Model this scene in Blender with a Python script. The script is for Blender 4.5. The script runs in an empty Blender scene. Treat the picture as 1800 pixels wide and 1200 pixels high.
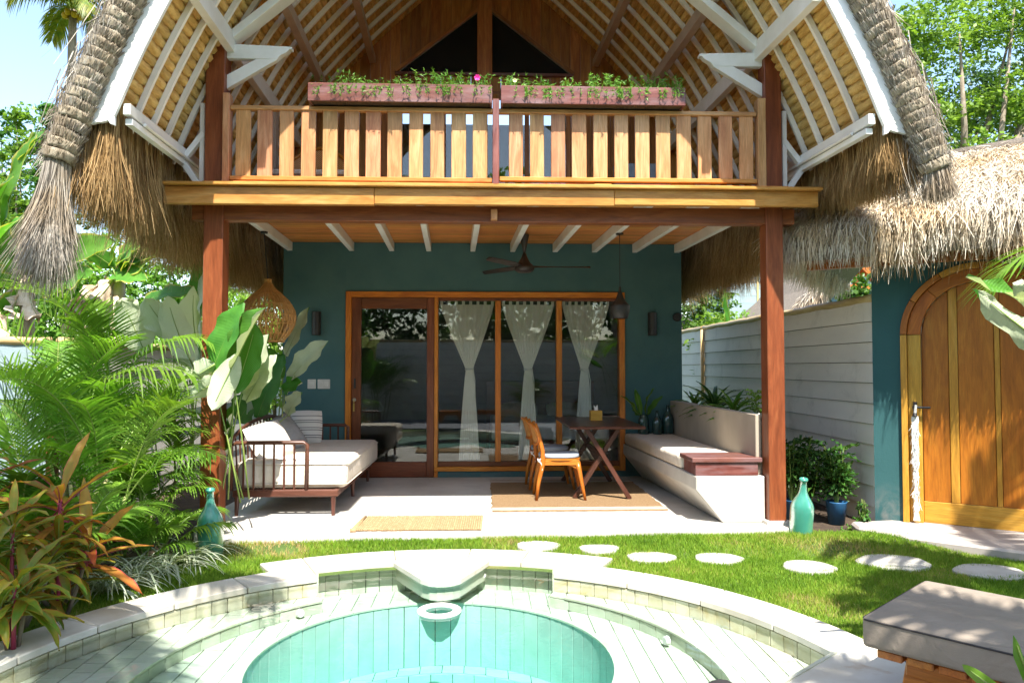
import bpy, bmesh, math, random
import numpy as np
from mathutils import Vector, Matrix
R = math.radians
rng = np.random.default_rng(7)
random.seed(7)
sc = bpy.context.scene
col = sc.collection
# ---------------------------------------------------------------- camera, light, exposure
EYE = 1.45; FPX = 1300.0
YAW = math.atan(50/FPX); PIT = math.atan(45/FPX)
cam = bpy.data.cameras.new('camera'); cam.sensor_width = 36; cam.lens = 36*FPX/1800
cam.clip_start = .05; cam.clip_end = 600
co = bpy.data.objects.new('camera', cam); col.objects.link(co)
co.location = (0, 0, EYE); co.rotation_euler = (math.pi/2+PIT, 0, -YAW)
sc.camera = co
world = bpy.data.worlds.new('World'); sc.world = world; world.use_nodes = True
SD = Vector((.15, -1, 1.6)).normalized()          # towards the sun
nt = world.node_tree; bg = nt.nodes['Background']
sky = nt.nodes.new('ShaderNodeTexSky'); sky.sky_type = 'NISHITA'; sky.sun_disc = False
sky.sun_elevation = math.asin(SD.z); sky.sun_rotation = math.atan2(SD.x, SD.y)
sky.air_density = 1.1; sky.dust_density = 1.1; sky.ozone_density = 1.0
wtc = nt.nodes.new('ShaderNodeTexCoord'); wmp = nt.nodes.new('ShaderNodeMapping'); wmp.inputs['Scale'].default_value = (1, 1, 2.6); nt.links.new(wtc.outputs['Generated'], wmp.inputs[0])
wno = nt.nodes.new('ShaderNodeTexNoise'); wno.inputs['Scale'].default_value = 2.2; wno.inputs['Detail'].default_value = 6; nt.links.new(wmp.outputs[0], wno.inputs['Vector'])
wra = nt.nodes.new('ShaderNodeValToRGB'); wra.color_ramp.elements[0].position = .50; wra.color_ramp.elements[1].position = .85; wra.color_ramp.elements[1].color = (.45, .45, .45, 1); nt.links.new(wno.outputs['Fac'], wra.inputs[0])
wmx = nt.nodes.new('ShaderNodeMix'); wmx.data_type = 'RGBA'; wmx.inputs[7].default_value = (4.6, 5.0, 5.6, 1); nt.links.new(wra.outputs[0], wmx.inputs[0]); nt.links.new(sky.outputs[0], wmx.inputs[6]); nt.links.new(wmx.outputs[2], bg.inputs[0]); bg.inputs[1].default_value = .15
sl = bpy.data.lights.new('sun', 'SUN'); sl.energy = 4.7; sl.angle = R(.5); sl.color = (1, .955, .88)
so = bpy.data.objects.new('sun', sl); col.objects.link(so)
so.rotation_euler = SD.to_track_quat('Z', 'Y').to_euler(); so.location = (0, -5, 12)
sc.view_settings.view_transform = 'Standard'; sc.view_settings.look = 'None'
sc.view_settings.exposure = 1.52; sc.view_settings.gamma = 1; sc.view_settings.use_curve_mapping = False
sc.cycles.use_denoising = True
sc.cycles.max_bounces = 11; sc.cycles.diffuse_bounces = 7; sc.cycles.glossy_bounces = 3
sc.cycles.transmission_bounces = 5; sc.cycles.transparent_max_bounces = 10
sc.cycles.caustics_reflective = False; sc.cycles.caustics_refractive = False
sc.cycles.sample_clamp_indirect = 10

def W(px, py, Y):
    """point of the place seen at photograph pixel (px, py) at distance Y"""
    fw = Vector((math.sin(YAW)*math.cos(PIT), math.cos(YAW)*math.cos(PIT), math.sin(PIT)))
    rt = Vector((math.cos(YAW), -math.sin(YAW), 0)); up = rt.cross(fw)
    r = fw + rt*((px-900)/FPX) - up*((py-600)/FPX)
    return Vector((0, 0, EYE)) + r*(Y/r.y)
def U(a, b): return random.uniform(a, b)
# ---------------------------------------------------------------- materials
def _n(nt, t, **k):
    n = nt.nodes.new(t)
    for a, v in k.items():
        if a.startswith('i_'):
            key = a[2:]; key = int(key) if key.isdigit() else key.replace('_', ' ')
            n.inputs[key].default_value = v
        else: setattr(n, a, v)
    return n
def newmat(name):
    m = bpy.data.materials.new(name); m.use_nodes = True
    return m, m.node_tree, m.node_tree.nodes['Principled BSDF'], m.node_tree.nodes['Material Output']
def c4(c): return (c[0], c[1], c[2], 1)
def ramp(nt, fac, stops):
    r = _n(nt, 'ShaderNodeValToRGB'); e = r.color_ramp.elements
    while len(e) < len(stops): e.new(.5)
    for k, (p, c) in zip(e, stops): k.position = p; k.color = c4(c)
    nt.links.new(fac, r.inputs[0]); return r.outputs[0]
def mapv(nt, src, scale, rnd=True):
    """coordinates scaled, shifted per object"""
    m = _n(nt, 'ShaderNodeMapping'); m.inputs['Scale'].default_value = scale
    nt.links.new(src, m.inputs[0])
    if rnd:
        oi = _n(nt, 'ShaderNodeObjectInfo'); mu = _n(nt, 'ShaderNodeMath', operation='MULTIPLY'); mu.inputs[1].default_value = 37.
        nt.links.new(oi.outputs['Random'], mu.inputs[0]); nt.links.new(mu.outputs[0], m.inputs['Location'])
    return m.outputs[0]
def noise(nt, vec, scale, detail=4, rough=.6, dist=0):
    n = _n(nt, 'ShaderNodeTexNoise'); n.inputs['Scale'].default_value = scale; n.inputs['Detail'].default_value = detail
    n.inputs['Roughness'].default_value = rough; n.inputs['Distortion'].default_value = dist
    nt.links.new(vec, n.inputs['Vector']); return n.outputs['Fac']
def mix(nt, f, a, b, mode='MIX'):
    m = _n(nt, 'ShaderNodeMix', data_type='RGBA', blend_type=mode)
    for i, v in ((0, f), (6, a), (7, b)):
        if isinstance(v, (int, float)): m.inputs[i].default_value = v
        elif isinstance(v, tuple): m.inputs[i].default_value = c4(v)
        else: nt.links.new(v, m.inputs[i])
    return m.outputs[2]
def objvar(nt, colr, amt=.15, hue=0):
    """brightness (and hue) that differs from object to object"""
    oi = _n(nt, 'ShaderNodeObjectInfo'); h = _n(nt, 'ShaderNodeHueSaturation')
    mr = _n(nt, 'ShaderNodeMapRange'); mr.inputs[3].default_value = 1-amt; mr.inputs[4].default_value = 1+amt
    nt.links.new(oi.outputs['Random'], mr.inputs[0]); nt.links.new(mr.outputs[0], h.inputs['Value'])
    if hue:
        wn = _n(nt, 'ShaderNodeTexWhiteNoise', noise_dimensions='1D'); nt.links.new(oi.outputs['Random'], wn.inputs['W'])
        m2 = _n(nt, 'ShaderNodeMapRange'); m2.inputs[3].default_value = .5-hue; m2.inputs[4].default_value = .5+hue
        nt.links.new(wn.outputs[0], m2.inputs[0]); nt.links.new(m2.outputs[0], h.inputs['Hue'])
    nt.links.new(colr, h.inputs['Color']); return h.outputs[0]
def bump(nt, p, h, s, d=.01):
    b = _n(nt, 'ShaderNodeBump'); b.inputs['Strength'].default_value = s; b.inputs['Distance'].default_value = d
    nt.links.new(h, b.inputs['Height']); nt.links.new(b.outputs[0], p.inputs['Normal'])
def attr(nt, name, kind='Fac'):
    a = _n(nt, 'ShaderNodeAttribute'); a.attribute_name = name; return a.outputs[kind]
def plain(name, a, b=None, rough=.6, scale=6, detail=5, bmp=.15, bscale=60, var=0, metal=0, spec=.4, stretch=(1, 1, 1), coord='Object', lo=.35, hi=.65, bd=.004, wr=0):
    m, t, p, o = newmat(name); b = b or tuple(x*.8 for x in a)
    tc = _n(t, 'ShaderNodeTexCoord'); src = tc.outputs[coord]
    v = mapv(t, src, stretch); n = noise(t, v, scale, detail)
    c = ramp(t, n, [(lo, a), (hi, b)])
    if var: c = objvar(t, c, var)
    t.links.new(c, p.inputs['Base Color']); p.inputs['Roughness'].default_value = rough
    p.inputs['Metallic'].default_value = metal; p.inputs['Specular IOR Level'].default_value = spec
    if bmp: bump(t, p, noise(t, v, bscale, 3), bmp, bd)
    if wr:
        b2 = _n(t, 'ShaderNodeBump'); b2.inputs['Strength'].default_value = .6; b2.inputs['Distance'].default_value = wr
        t.links.new(noise(t, mapv(t, src, (1, 1.6, 1)), 4.5, 3, .5, 1.4), b2.inputs['Height'])
        if p.inputs['Normal'].links: t.links.new(p.inputs['Normal'].links[0].from_socket, b2.inputs['Normal'])
        t.links.new(b2.outputs[0], p.inputs['Normal'])
    return m
def wood(name, dark, mid, light, rough=.45, var=.18, hue=.006, grain=9, spec=.4, weather=None):
    m, t, p, o = newmat(name); g = attr(t, 'gr', 'Vector')
    v = mapv(t, g, (1.1, grain, grain)); v2 = mapv(t, g, (4, 60, 60))
    n1 = noise(t, v, 1.3, 5, .62, 1.2); n2 = noise(t, v2, 1.6, 3, .7)
    c = ramp(t, n1, [(.28, dark), (.5, mid), (.72, light)])
    f = ramp(t, n2, [(.35, (.72, .72, .72)), (.65, (1.1, 1.1, 1.1))])
    c = mix(t, .8, c, f, 'MULTIPLY'); c = objvar(t, c, var, hue)
    if weather:
        v3 = mapv(t, g, (1.5, 5, 5)); n3 = noise(t, v3, 2, 4)
        c = mix(t, ramp(t, n3, [(.45, (0, 0, 0)), (.75, (1, 1, 1))]), c, weather)
    t.links.new(c, p.inputs['Base Color']); p.inputs['Roughness'].default_value = rough
    p.inputs['Specular IOR Level'].default_value = spec
    bump(t, p, n2, .25, .002); return m
def leafmat(name, a, b, back=None, tr=.35, rough=.45, var=.2, stripe=0, edge=None, hue=.012):
    m, t, p, o = newmat(name); tc = _n(t, 'ShaderNodeTexCoord')
    v = mapv(t, tc.outputs['Object'], (1, 1, 1)); n = noise(t, v, 5, 3)
    c = ramp(t, n, [(.35, a), (.65, b)])
    rv = attr(t, 'rv'); h0 = _n(t, 'ShaderNodeHueSaturation'); mr = _n(t, 'ShaderNodeMapRange'); mr.inputs[3].default_value = .75; mr.inputs[4].default_value = 1.3
    t.links.new(rv, mr.inputs[0]); t.links.new(mr.outputs[0], h0.inputs['Value']); t.links.new(c, h0.inputs['Color']); c = h0.outputs[0]
    if stripe:
        u = attr(t, 'lf', 'Vector'); w = _n(t, 'ShaderNodeTexWave', wave_type='BANDS', bands_direction='X'); w.inputs['Scale'].default_value = stripe
        w.inputs['Distortion'].default_value = .6; t.links.new(u, w.inputs['Vector'])
        c = mix(t, .35, c, ramp(t, w.outputs['Fac'], [(0, (.6, .65, .6)), (1, (1.15, 1.15, 1.1))]), 'MULTIPLY')
        bump(t, p, w.outputs['Fac'], .35, .004)
    if edge:
        sx = _n(t, 'ShaderNodeSeparateXYZ'); t.links.new(attr(t, 'lf', 'Vector'), sx.inputs[0])
        ab = _n(t, 'ShaderNodeMath', operation='ABSOLUTE'); t.links.new(sx.outputs[1], ab.inputs[0])
        c = mix(t, ramp(t, ab.outputs[0], [(.8, (0, 0, 0)), (.98, (1, 1, 1))]), c, edge)
    c = objvar(t, c, var, hue)
    if back:
        ge = _n(t, 'ShaderNodeNewGeometry'); c = mix(t, ge.outputs['Backfacing'], c, back)
    t.links.new(c, p.inputs['Base Color']); p.inputs['Roughness'].default_value = rough; p.inputs['Specular IOR Level'].default_value = .35
    tl = _n(t, 'ShaderNodeBsdfTranslucent'); cc = mix(t, 1., c, (1.25, 1.3, .55), 'MULTIPLY'); t.links.new(cc, tl.inputs[0])
    ms = _n(t, 'ShaderNodeMixShader'); ms.inputs[0].default_value = tr
    t.links.new(p.outputs[0], ms.inputs[1]); t.links.new(tl.outputs[0], ms.inputs[2]); t.links.new(ms.outputs[0], o.inputs[0])
    return m
def strandmat(name, stops, rough=.7, tr=.15, spec=.2, patch=None):
    m, t, p, o = newmat(name)
    c = ramp(t, attr(t, 'rv'), stops)
    if patch:
        tc = _n(t, 'ShaderNodeTexCoord'); n = noise(t, tc.outputs['Object'], patch[1], 3)
        c = mix(t, ramp(t, n, [(.42, (0, 0, 0)), (.62, (1, 1, 1))]), c, mix(t, 1., c, patch[0], 'MULTIPLY'))
    t.links.new(c, p.inputs['Base Color']); p.inputs['Roughness'].default_value = rough; p.inputs['Specular IOR Level'].default_value = spec
    tl = _n(t, 'ShaderNodeBsdfTranslucent'); t.links.new(c, tl.inputs[0]); ms = _n(t, 'ShaderNodeMixShader'); ms.inputs[0].default_value = tr
    t.links.new(p.outputs[0], ms.inputs[1]); t.links.new(tl.outputs[0], ms.inputs[2]); t.links.new(ms.outputs[0], o.inputs[0])
    return m
M = {}
M['post'] = wood('post_wood', (.13, .030, .009), (.21, .052, .017), (.28, .085, .03), rough=.38, var=.05, grain=7)
M['teak'] = wood('teak_slat', (.34, .14, .05), (.47, .23, .095), (.59, .34, .17), rough=.42, var=.12, hue=.012)
M['deck'] = wood('deck_wood', (.36, .135, .024), (.50, .225, .055), (.60, .33, .11), rough=.3, var=.06, grain=5)
M['dark'] = wood('dark_wood', (.035, .012, .008), (.06, .02, .012), (.10, .035, .022), rough=.35, var=.1)
M['ceilw'] = wood('ceiling_wood', (.48, .17, .035), (.66, .26, .06), (.76, .35, .10), rough=.4, var=.22, hue=.008)
M['frame'] = wood('frame_wood', (.42, .12, .014), (.58, .18, .02), (.66, .25, .035), rough=.35, var=.05)
M['leafw'] = wood('door_leaf_wood', (.12, .032, .012), (.18, .05, .018), (.24, .075, .028), rough=.35, var=.08)
M['gable'] = wood('gable_wood', (.24, .085, .02), (.38, .145, .033), (.50, .23, .06), rough=.5, var=.28)
M['chair'] = wood('chair_wood', (.32, .09, .010), (.44, .135, .014), (.54, .20, .03), rough=.3, var=.05)
M['gatew'] = wood('gate_wood', (.30, .085, .008), (.42, .13, .012), (.50, .18, .02), rough=.4, var=.12, grain=6)
M['gatel'] = wood('gate_light_wood', (.42, .19, .02), (.52, .26, .03), (.60, .34, .06), rough=.45, var=.08)
M['mahog'] = wood('mahogany', (.09, .022, .017), (.16, .05, .038), (.25, .10, .08), rough=.35, var=.08, weather=(.20, .12, .12))
M['walnut'] = wood('walnut', (.06, .022, .013), (.10, .036, .022), (.15, .06, .036), rough=.35, var=.08)
M['bamboo'] = wood('bamboo', (.34, .22, .08), (.52, .37, .16), (.64, .5, .26), rough=.4, var=.15)
M['bark'] = plain('bark', (.16, .12, .085), (.30, .25, .19), .9, 9, bmp=.7, bscale=25, stretch=(1, 1, .35), bd=.02)
M['palmbark'] = plain('palm_stem', (.22, .20, .10), (.34, .33, .13), .7, 9, bmp=.4, bscale=20, stretch=(1, 1, 3), bd=.01)
M['white'] = plain('white_paint', (.80, .79, .76), (.70, .68, .63), .5, 3, bmp=.12, bscale=30, var=.04, stretch=(1, 1, 1))
M['barge'] = plain('white_board_paint', (.86, .86, .85), (.74, .73, .70), .5, 2, bmp=.12, bscale=24)
M['taupe'] = plain('taupe_paint', (.48, .37, .29), (.40, .30, .23), .55, 3, bmp=.12, bscale=30, var=.06)
M['rafter'] = plain('rafter_paint', (.80, .77, .71), (.70, .66, .60), .55, 2, bmp=.12, bscale=30, var=.1)
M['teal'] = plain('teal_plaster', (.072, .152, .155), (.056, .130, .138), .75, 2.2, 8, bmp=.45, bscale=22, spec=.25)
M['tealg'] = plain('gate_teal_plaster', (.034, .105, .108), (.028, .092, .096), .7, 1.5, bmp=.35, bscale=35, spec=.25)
M['siding'] = plain('siding_paint', (.76, .72, .64), (.70, .66, .59), .6, 1.2, bmp=.2, bscale=90, var=.05, stretch=(1, .2, 3))
M['sidingb'] = plain('pale_blue_siding', (.27, .34, .36), (.23, .30, .32), .6, 1.2, bmp=.35, bscale=70, var=.05, stretch=(1, .15, 4))  # darkened so the tree shade on the left fence sits in the colour
M['concrete'] = plain('polished_cement', (.56, .53, .48), (.42, .395, .35), .5, 1.6, 9, bmp=.15, bscale=120)
M['benchc'] = plain('bench_cement', (.42, .355, .275), (.33, .28, .215), .7, 2.2, 7, bmp=.2, bscale=60, stretch=(1, 1, .5))
M['slabc'] = plain('grey_slab', (.42, .37, .33), (.34, .30, .27), .75, 2.5, 7, bmp=.3, bscale=80)
M['stone'] = plain('pale_stepping_stone', (.50, .48, .43), (.38, .36, .31), .8, 5, 7, bmp=.4, bscale=60, var=.05)
M['cope'] = plain('cream_limestone', (.60, .58, .52), (.47, .43, .35), .55, 2.3, 8, bmp=.15, bscale=60, var=.05)
def stain(m, colr, scale, lo, hi, amt, zfade=None):
    t = m.node_tree; p = t.nodes['Principled BSDF']; src = p.inputs['Base Color'].links[0].from_socket
    tc = _n(t, 'ShaderNodeTexCoord'); ge = _n(t, 'ShaderNodeNewGeometry'); n = noise(t, ge.outputs['Position'], scale, 8, .65, .8)
    f = ramp(t, n, [(lo, (0, 0, 0)), (hi, (amt, amt, amt))])
    if zfade:
        sx = _n(t, 'ShaderNodeSeparateXYZ'); t.links.new(ge.outputs['Position'], sx.inputs[0]); mr = _n(t, 'ShaderNodeMapRange'); mr.inputs[1].default_value = zfade[0]; mr.inputs[2].default_value = zfade[1]; mr.inputs[3].default_value = 1; mr.inputs[4].default_value = 0
        t.links.new(sx.outputs[2], mr.inputs[0]); f = mix(t, 1., f, mr.outputs[0], 'MULTIPLY')
    t.links.new(mix(t, f, src, colr), p.inputs['Base Color'])
stain(M['cope'], (.40, .27, .16), 3.3, .60, .72, .75); stain(M['concrete'], (.30, .27, .23), 1.7, .56, .78, .6); stain(M['teal'], (.12, .15, .15), 5, .42, .62, .6, (0, .45)); stain(M['tealg'], (.16, .17, .16), 6, .40, .6, .8, (0, .35)); stain(M['stone'], (.30, .25, .18), 7, .55, .7, .6)
stain(M['siding'], (.36, .33, .27), 2.6, .54, .75, .45)
M['tile'] = plain('pale_green_tile', (.54, .545, .44), (.43, .44, .33), .4, 5, 6, bmp=.15, bscale=50, var=.09)
M['walltile'] = plain('waterline_tile', (.58, .55, .41), (.46, .44, .30), .4, 6, 6, bmp=.15, bscale=50, var=.12)
M['deeptile'] = plain('deep_green_tile', (.46, .56, .49), (.37, .46, .40), .4, 4, 6, bmp=.1, bscale=50, var=.07)
M['grout'] = plain('grout', (.47, .46, .36), (.40, .39, .29), .8)
M['paving'] = plain('grey_paving', (.20, .20, .22), (.13, .13, .15), .8, 9, bmp=.4)
M['soil'] = plain('soil', (.045, .03, .02), (.09, .06, .035), .95, 7, bmp=.8, bscale=40, bd=.02)
M['straw'] = strandmat('straw', [(0, (.16, .085, .03)), (.35, (.38, .235, .095)), (.7, (.58, .39, .18)), (1, (.70, .54, .32))], patch=((.7, .66, .62), 3))
M['strawg'] = strandmat('grey_straw', [(0, (.13, .11, .095)), (.4, (.31, .27, .22)), (.75, (.50, .45, .38)), (1, (.66, .61, .53))], patch=((.85, .75, .62), 2.5))
M['strawp'] = strandmat('pale_straw', [(0, (.30, .24, .17)), (.3, (.52, .45, .35)), (.65, (.72, .65, .53)), (1, (.82, .77, .67))], patch=((.9, .78, .6), 2))
M['strawb'] = plain('thatch_mass', (.13, .075, .03), (.24, .15, .065), .9, 8, bmp=.9, bscale=60, stretch=(6, 6, .7), bd=.03)
M['strawgb'] = plain('grey_thatch_mass', (.24, .20, .15), (.40, .35, .28), .9, 8, bmp=.9, bscale=60, stretch=(6, 6, 1), bd=.03)
M['roll'] = plain('thatch_roll', (.82, .56, .20), (.58, .34, .095), .8, 7, 6, bmp=1, bscale=55, var=.14, stretch=(5, 1, 5), bd=.012)
M['band'] = plain('verge_band', (.40, .34, .245), (.20, .155, .10), .85, 6, 6, bmp=1, bscale=50, var=.16, stretch=(4, 4, .8), bd=.01)
M['twine'] = plain('twine', (.05, .04, .03), None, .9)
M['black'] = plain('black_metal', (.018, .016, .016), (.025, .022, .022), .45, bmp=.05, spec=.5)
M['blackb'] = plain('bronze_metal', (.03, .02, .018), (.04, .028, .024), .4, bmp=.05, spec=.5)
M['copper'] = plain('copper', (.75, .28, .09), None, .3, metal=1, bmp=0)
M['brass'] = plain('brass', (.55, .38, .14), None, .3, metal=1, bmp=0)
M['steel'] = plain('steel', (.45, .45, .45), None, .35, metal=1, bmp=0)
M['plastic'] = plain('white_plastic', (.72, .70, .66), None, .4, bmp=0)
M['cream'] = plain('cream_fabric', (.66, .59, .50), (.60, .535, .45), .9, 12, bmp=.5, bscale=300, spec=.1, bd=.002, wr=.035)
M['greyf'] = plain('grey_fabric', (.32, .31, .31), (.28, .27, .27), .9, 12, bmp=.5, bscale=300, spec=.1, bd=.002, wr=.035)
M['taupef'] = plain('taupe_canvas', (.27, .225, .18), (.235, .195, .155), .8, 4, bmp=.6, bscale=260, spec=.2, bd=.002, wr=.03)
M['bluef'] = plain('blue_fabric', (.32, .37, .42), (.28, .33, .38), .9, 12, bmp=.4, bscale=250, spec=.1, bd=.002)
M['whitef'] = plain('white_fabric', (.74, .73, .70), (.66, .65, .62), .9, 12, bmp=.4, bscale=250, spec=.1, bd=.002)
M['piping'] = plain('dark_piping', (.035, .03, .03), None, .8)
M['rattan'] = plain('rattan', (.62, .33, .11), (.44, .21, .06), .5, 14, bmp=.4, bscale=60, var=.1)
M['dry'] = plain('dry_leaf', (.46, .33, .20), (.62, .52, .40), .8, 8, bmp=.5, bscale=30, var=.15)
M['coco'] = plain('yellow_coconut', (.62, .36, .03), None, .5, bmp=.1)
M['pot'] = plain('blue_pot', (.03, .12, .26), (.02, .09, .2), .4, bmp=.1)
M['whitepot'] = plain('white_pot', (.7, .7, .68), None, .4, bmp=.1)
M['pink'] = plain('pink_petal', (.75, .03, .28), None, .5, bmp=0)
M['yellowp'] = plain('pale_petal', (.8, .78, .4), None, .5, bmp=0)
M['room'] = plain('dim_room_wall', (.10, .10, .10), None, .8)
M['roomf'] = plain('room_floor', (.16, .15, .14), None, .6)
M['roofgrey'] = plain('weathered_thatch', (.26, .22, .175), (.17, .14, .11), .9, 6, bmp=.9, bscale=50, stretch=(5, 5, 1), bd=.02)
# leaves
M['palm'] = leafmat('palm_leaf', (.11, .24, .022), (.19, .34, .04), tr=.45)
M['palmd'] = leafmat('dark_palm_leaf', (.055, .15, .02), (.11, .24, .03), tr=.38)
M['coconut'] = leafmat('coconut_leaf', (.10, .17, .03), (.26, .24, .03), tr=.35)
M['banana'] = leafmat('banana_leaf', (.085, .24, .03), (.15, .34, .045), tr=.42, stripe=9, edge=(.5, .45, .1))
M['calath'] = leafmat('broad_leaf', (.045, .17, .018), (.08, .25, .028), back=(.48, .54, .36), tr=.25, stripe=8)
M['calathr'] = leafmat('pale_backed_leaf', (.44, .50, .33), (.52, .57, .42), back=(.06, .2, .02), tr=.25, stripe=8, var=.08)
M['cordy'] = leafmat('red_edged_leaf', (.24, .17, .025), (.48, .17, .035), tr=.38, edge=(.42, .06, .05), hue=.03)
M['cordg'] = leafmat('green_strap_leaf', (.13, .24, .025), (.36, .25, .03), tr=.38, edge=(.40, .12, .03), hue=.03)
M['brom'] = leafmat('dark_strap_leaf', (.025, .07, .02), (.055, .12, .02), tr=.2, hue=.02)
M['bush'] = leafmat('bush_leaf', (.045, .12, .018), (.10, .21, .03), tr=.35, hue=.02)
M['bushb'] = leafmat('bright_bush_leaf', (.13, .27, .035), (.22, .38, .05), tr=.45, hue=.02)
M['tree'] = leafmat('tree_leaf', (.07, .17, .028), (.19, .32, .04), tr=.4, hue=.02)
M['treed'] = leafmat('dark_tree_leaf', (.025, .085, .02), (.065, .15, .025), tr=.3, hue=.02)
M['pots'] = leafmat('potted_leaf', (.025, .085, .015), (.06, .15, .022), tr=.25)
M['portu'] = leafmat('trailing_leaf', (.12, .26, .04), (.22, .38, .07), tr=.35)
M['varieg'] = leafmat('variegated_blade', (.30, .36, .24), (.55, .58, .46), tr=.3)
M['pinkstem'] = plain('pink_stem', (.35, .03, .09), (.25, .06, .06), .5)
M['greenstem'] = plain('green_stem', (.16, .26, .05), (.24, .30, .07), .5, bmp=.1)
# ---------------------------------------------------------------- helpers
ORG = {}
def tag(o, label=None, cat=None, group=None, kind=None):
    for k, v in (('label', label), ('category', cat), ('group', group), ('kind', kind)):
        if v: o[k] = v
    return o
def thing(name, label, cat, loc=(0, 0, 0), rz=0, group=None, world=False):
    """Empty at a thing's base; world=True: its parts are given in world coordinates"""
    o = bpy.data.objects.new(name, None); col.objects.link(o); o.empty_display_size = .1
    o.location = loc; o.rotation_euler = (0, 0, rz); tag(o, label, cat, group)
    ORG[o.name] = Vector(loc) if world else Vector((0, 0, 0)); return o
def link(name, me, mat, parent, origin, rot=None):
    o = bpy.data.objects.new(name, me); col.objects.link(o)
    if parent is not None:
        o.parent = parent; o.location = Vector(origin)-ORG[parent.name]
    else: o.location = origin
    if rot is not None: o.rotation_euler = rot
    ORG[o.name] = Vector(origin); return o
def setattr_v(me, name, arr, kind='FLOAT_VECTOR'):
    a = me.attributes.new(name, kind, 'POINT'); a.data.foreach_set('vector' if kind == 'FLOAT_VECTOR' else 'value', np.asarray(arr, dtype=np.float32).ravel())
def mesh_np(name, V, F, mats, smooth=False, gr=True, rv=None, lf=None, mi=None):
    me = bpy.data.meshes.new(name); V = np.asarray(V, dtype=np.float64)
    me.from_pydata(V.tolist(), [], F)
    for m in mats: me.materials.append(m)
    if smooth: me.polygons.foreach_set('use_smooth', [True]*len(me.polygons))
    if mi is not None: me.polygons.foreach_set('material_index', mi)
    if gr and 2 < len(V) < 6000:
        c = V-V.mean(0)
        try:
            _, _, vt = np.linalg.svd(c, full_matrices=False); g = c@vt.T
        except Exception: g = c
        setattr_v(me, 'gr', g)
    setattr_v(me, 'rv', rv if rv is not None else np.full(len(V), .5), 'FLOAT')
    if lf is not None: setattr_v(me, 'lf', lf)
    return me
def mesh_quads(name, V, nq, mat, rv, smooth=False, tri=False, lf=None):
    """fast mesh of loose faces; V (n,4or3,3)"""
    k = 3 if tri else 4
    V = np.asarray(V, dtype=np.float32).reshape(-1, 3); n = len(V)//k
    me = bpy.data.meshes.new(name); me.vertices.add(len(V)); me.vertices.foreach_set('co', V.ravel())
    me.loops.add(len(V)); me.loops.foreach_set('vertex_index', np.arange(len(V), dtype=np.int32))
    me.polygons.add(n); me.polygons.foreach_set('loop_start', np.arange(0, len(V), k, dtype=np.int32))
    me.update(calc_edges=True); me.materials.append(mat)
    setattr_v(me, 'rv', np.repeat(rv, k) if len(rv) == n else rv, 'FLOAT'); return me
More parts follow.
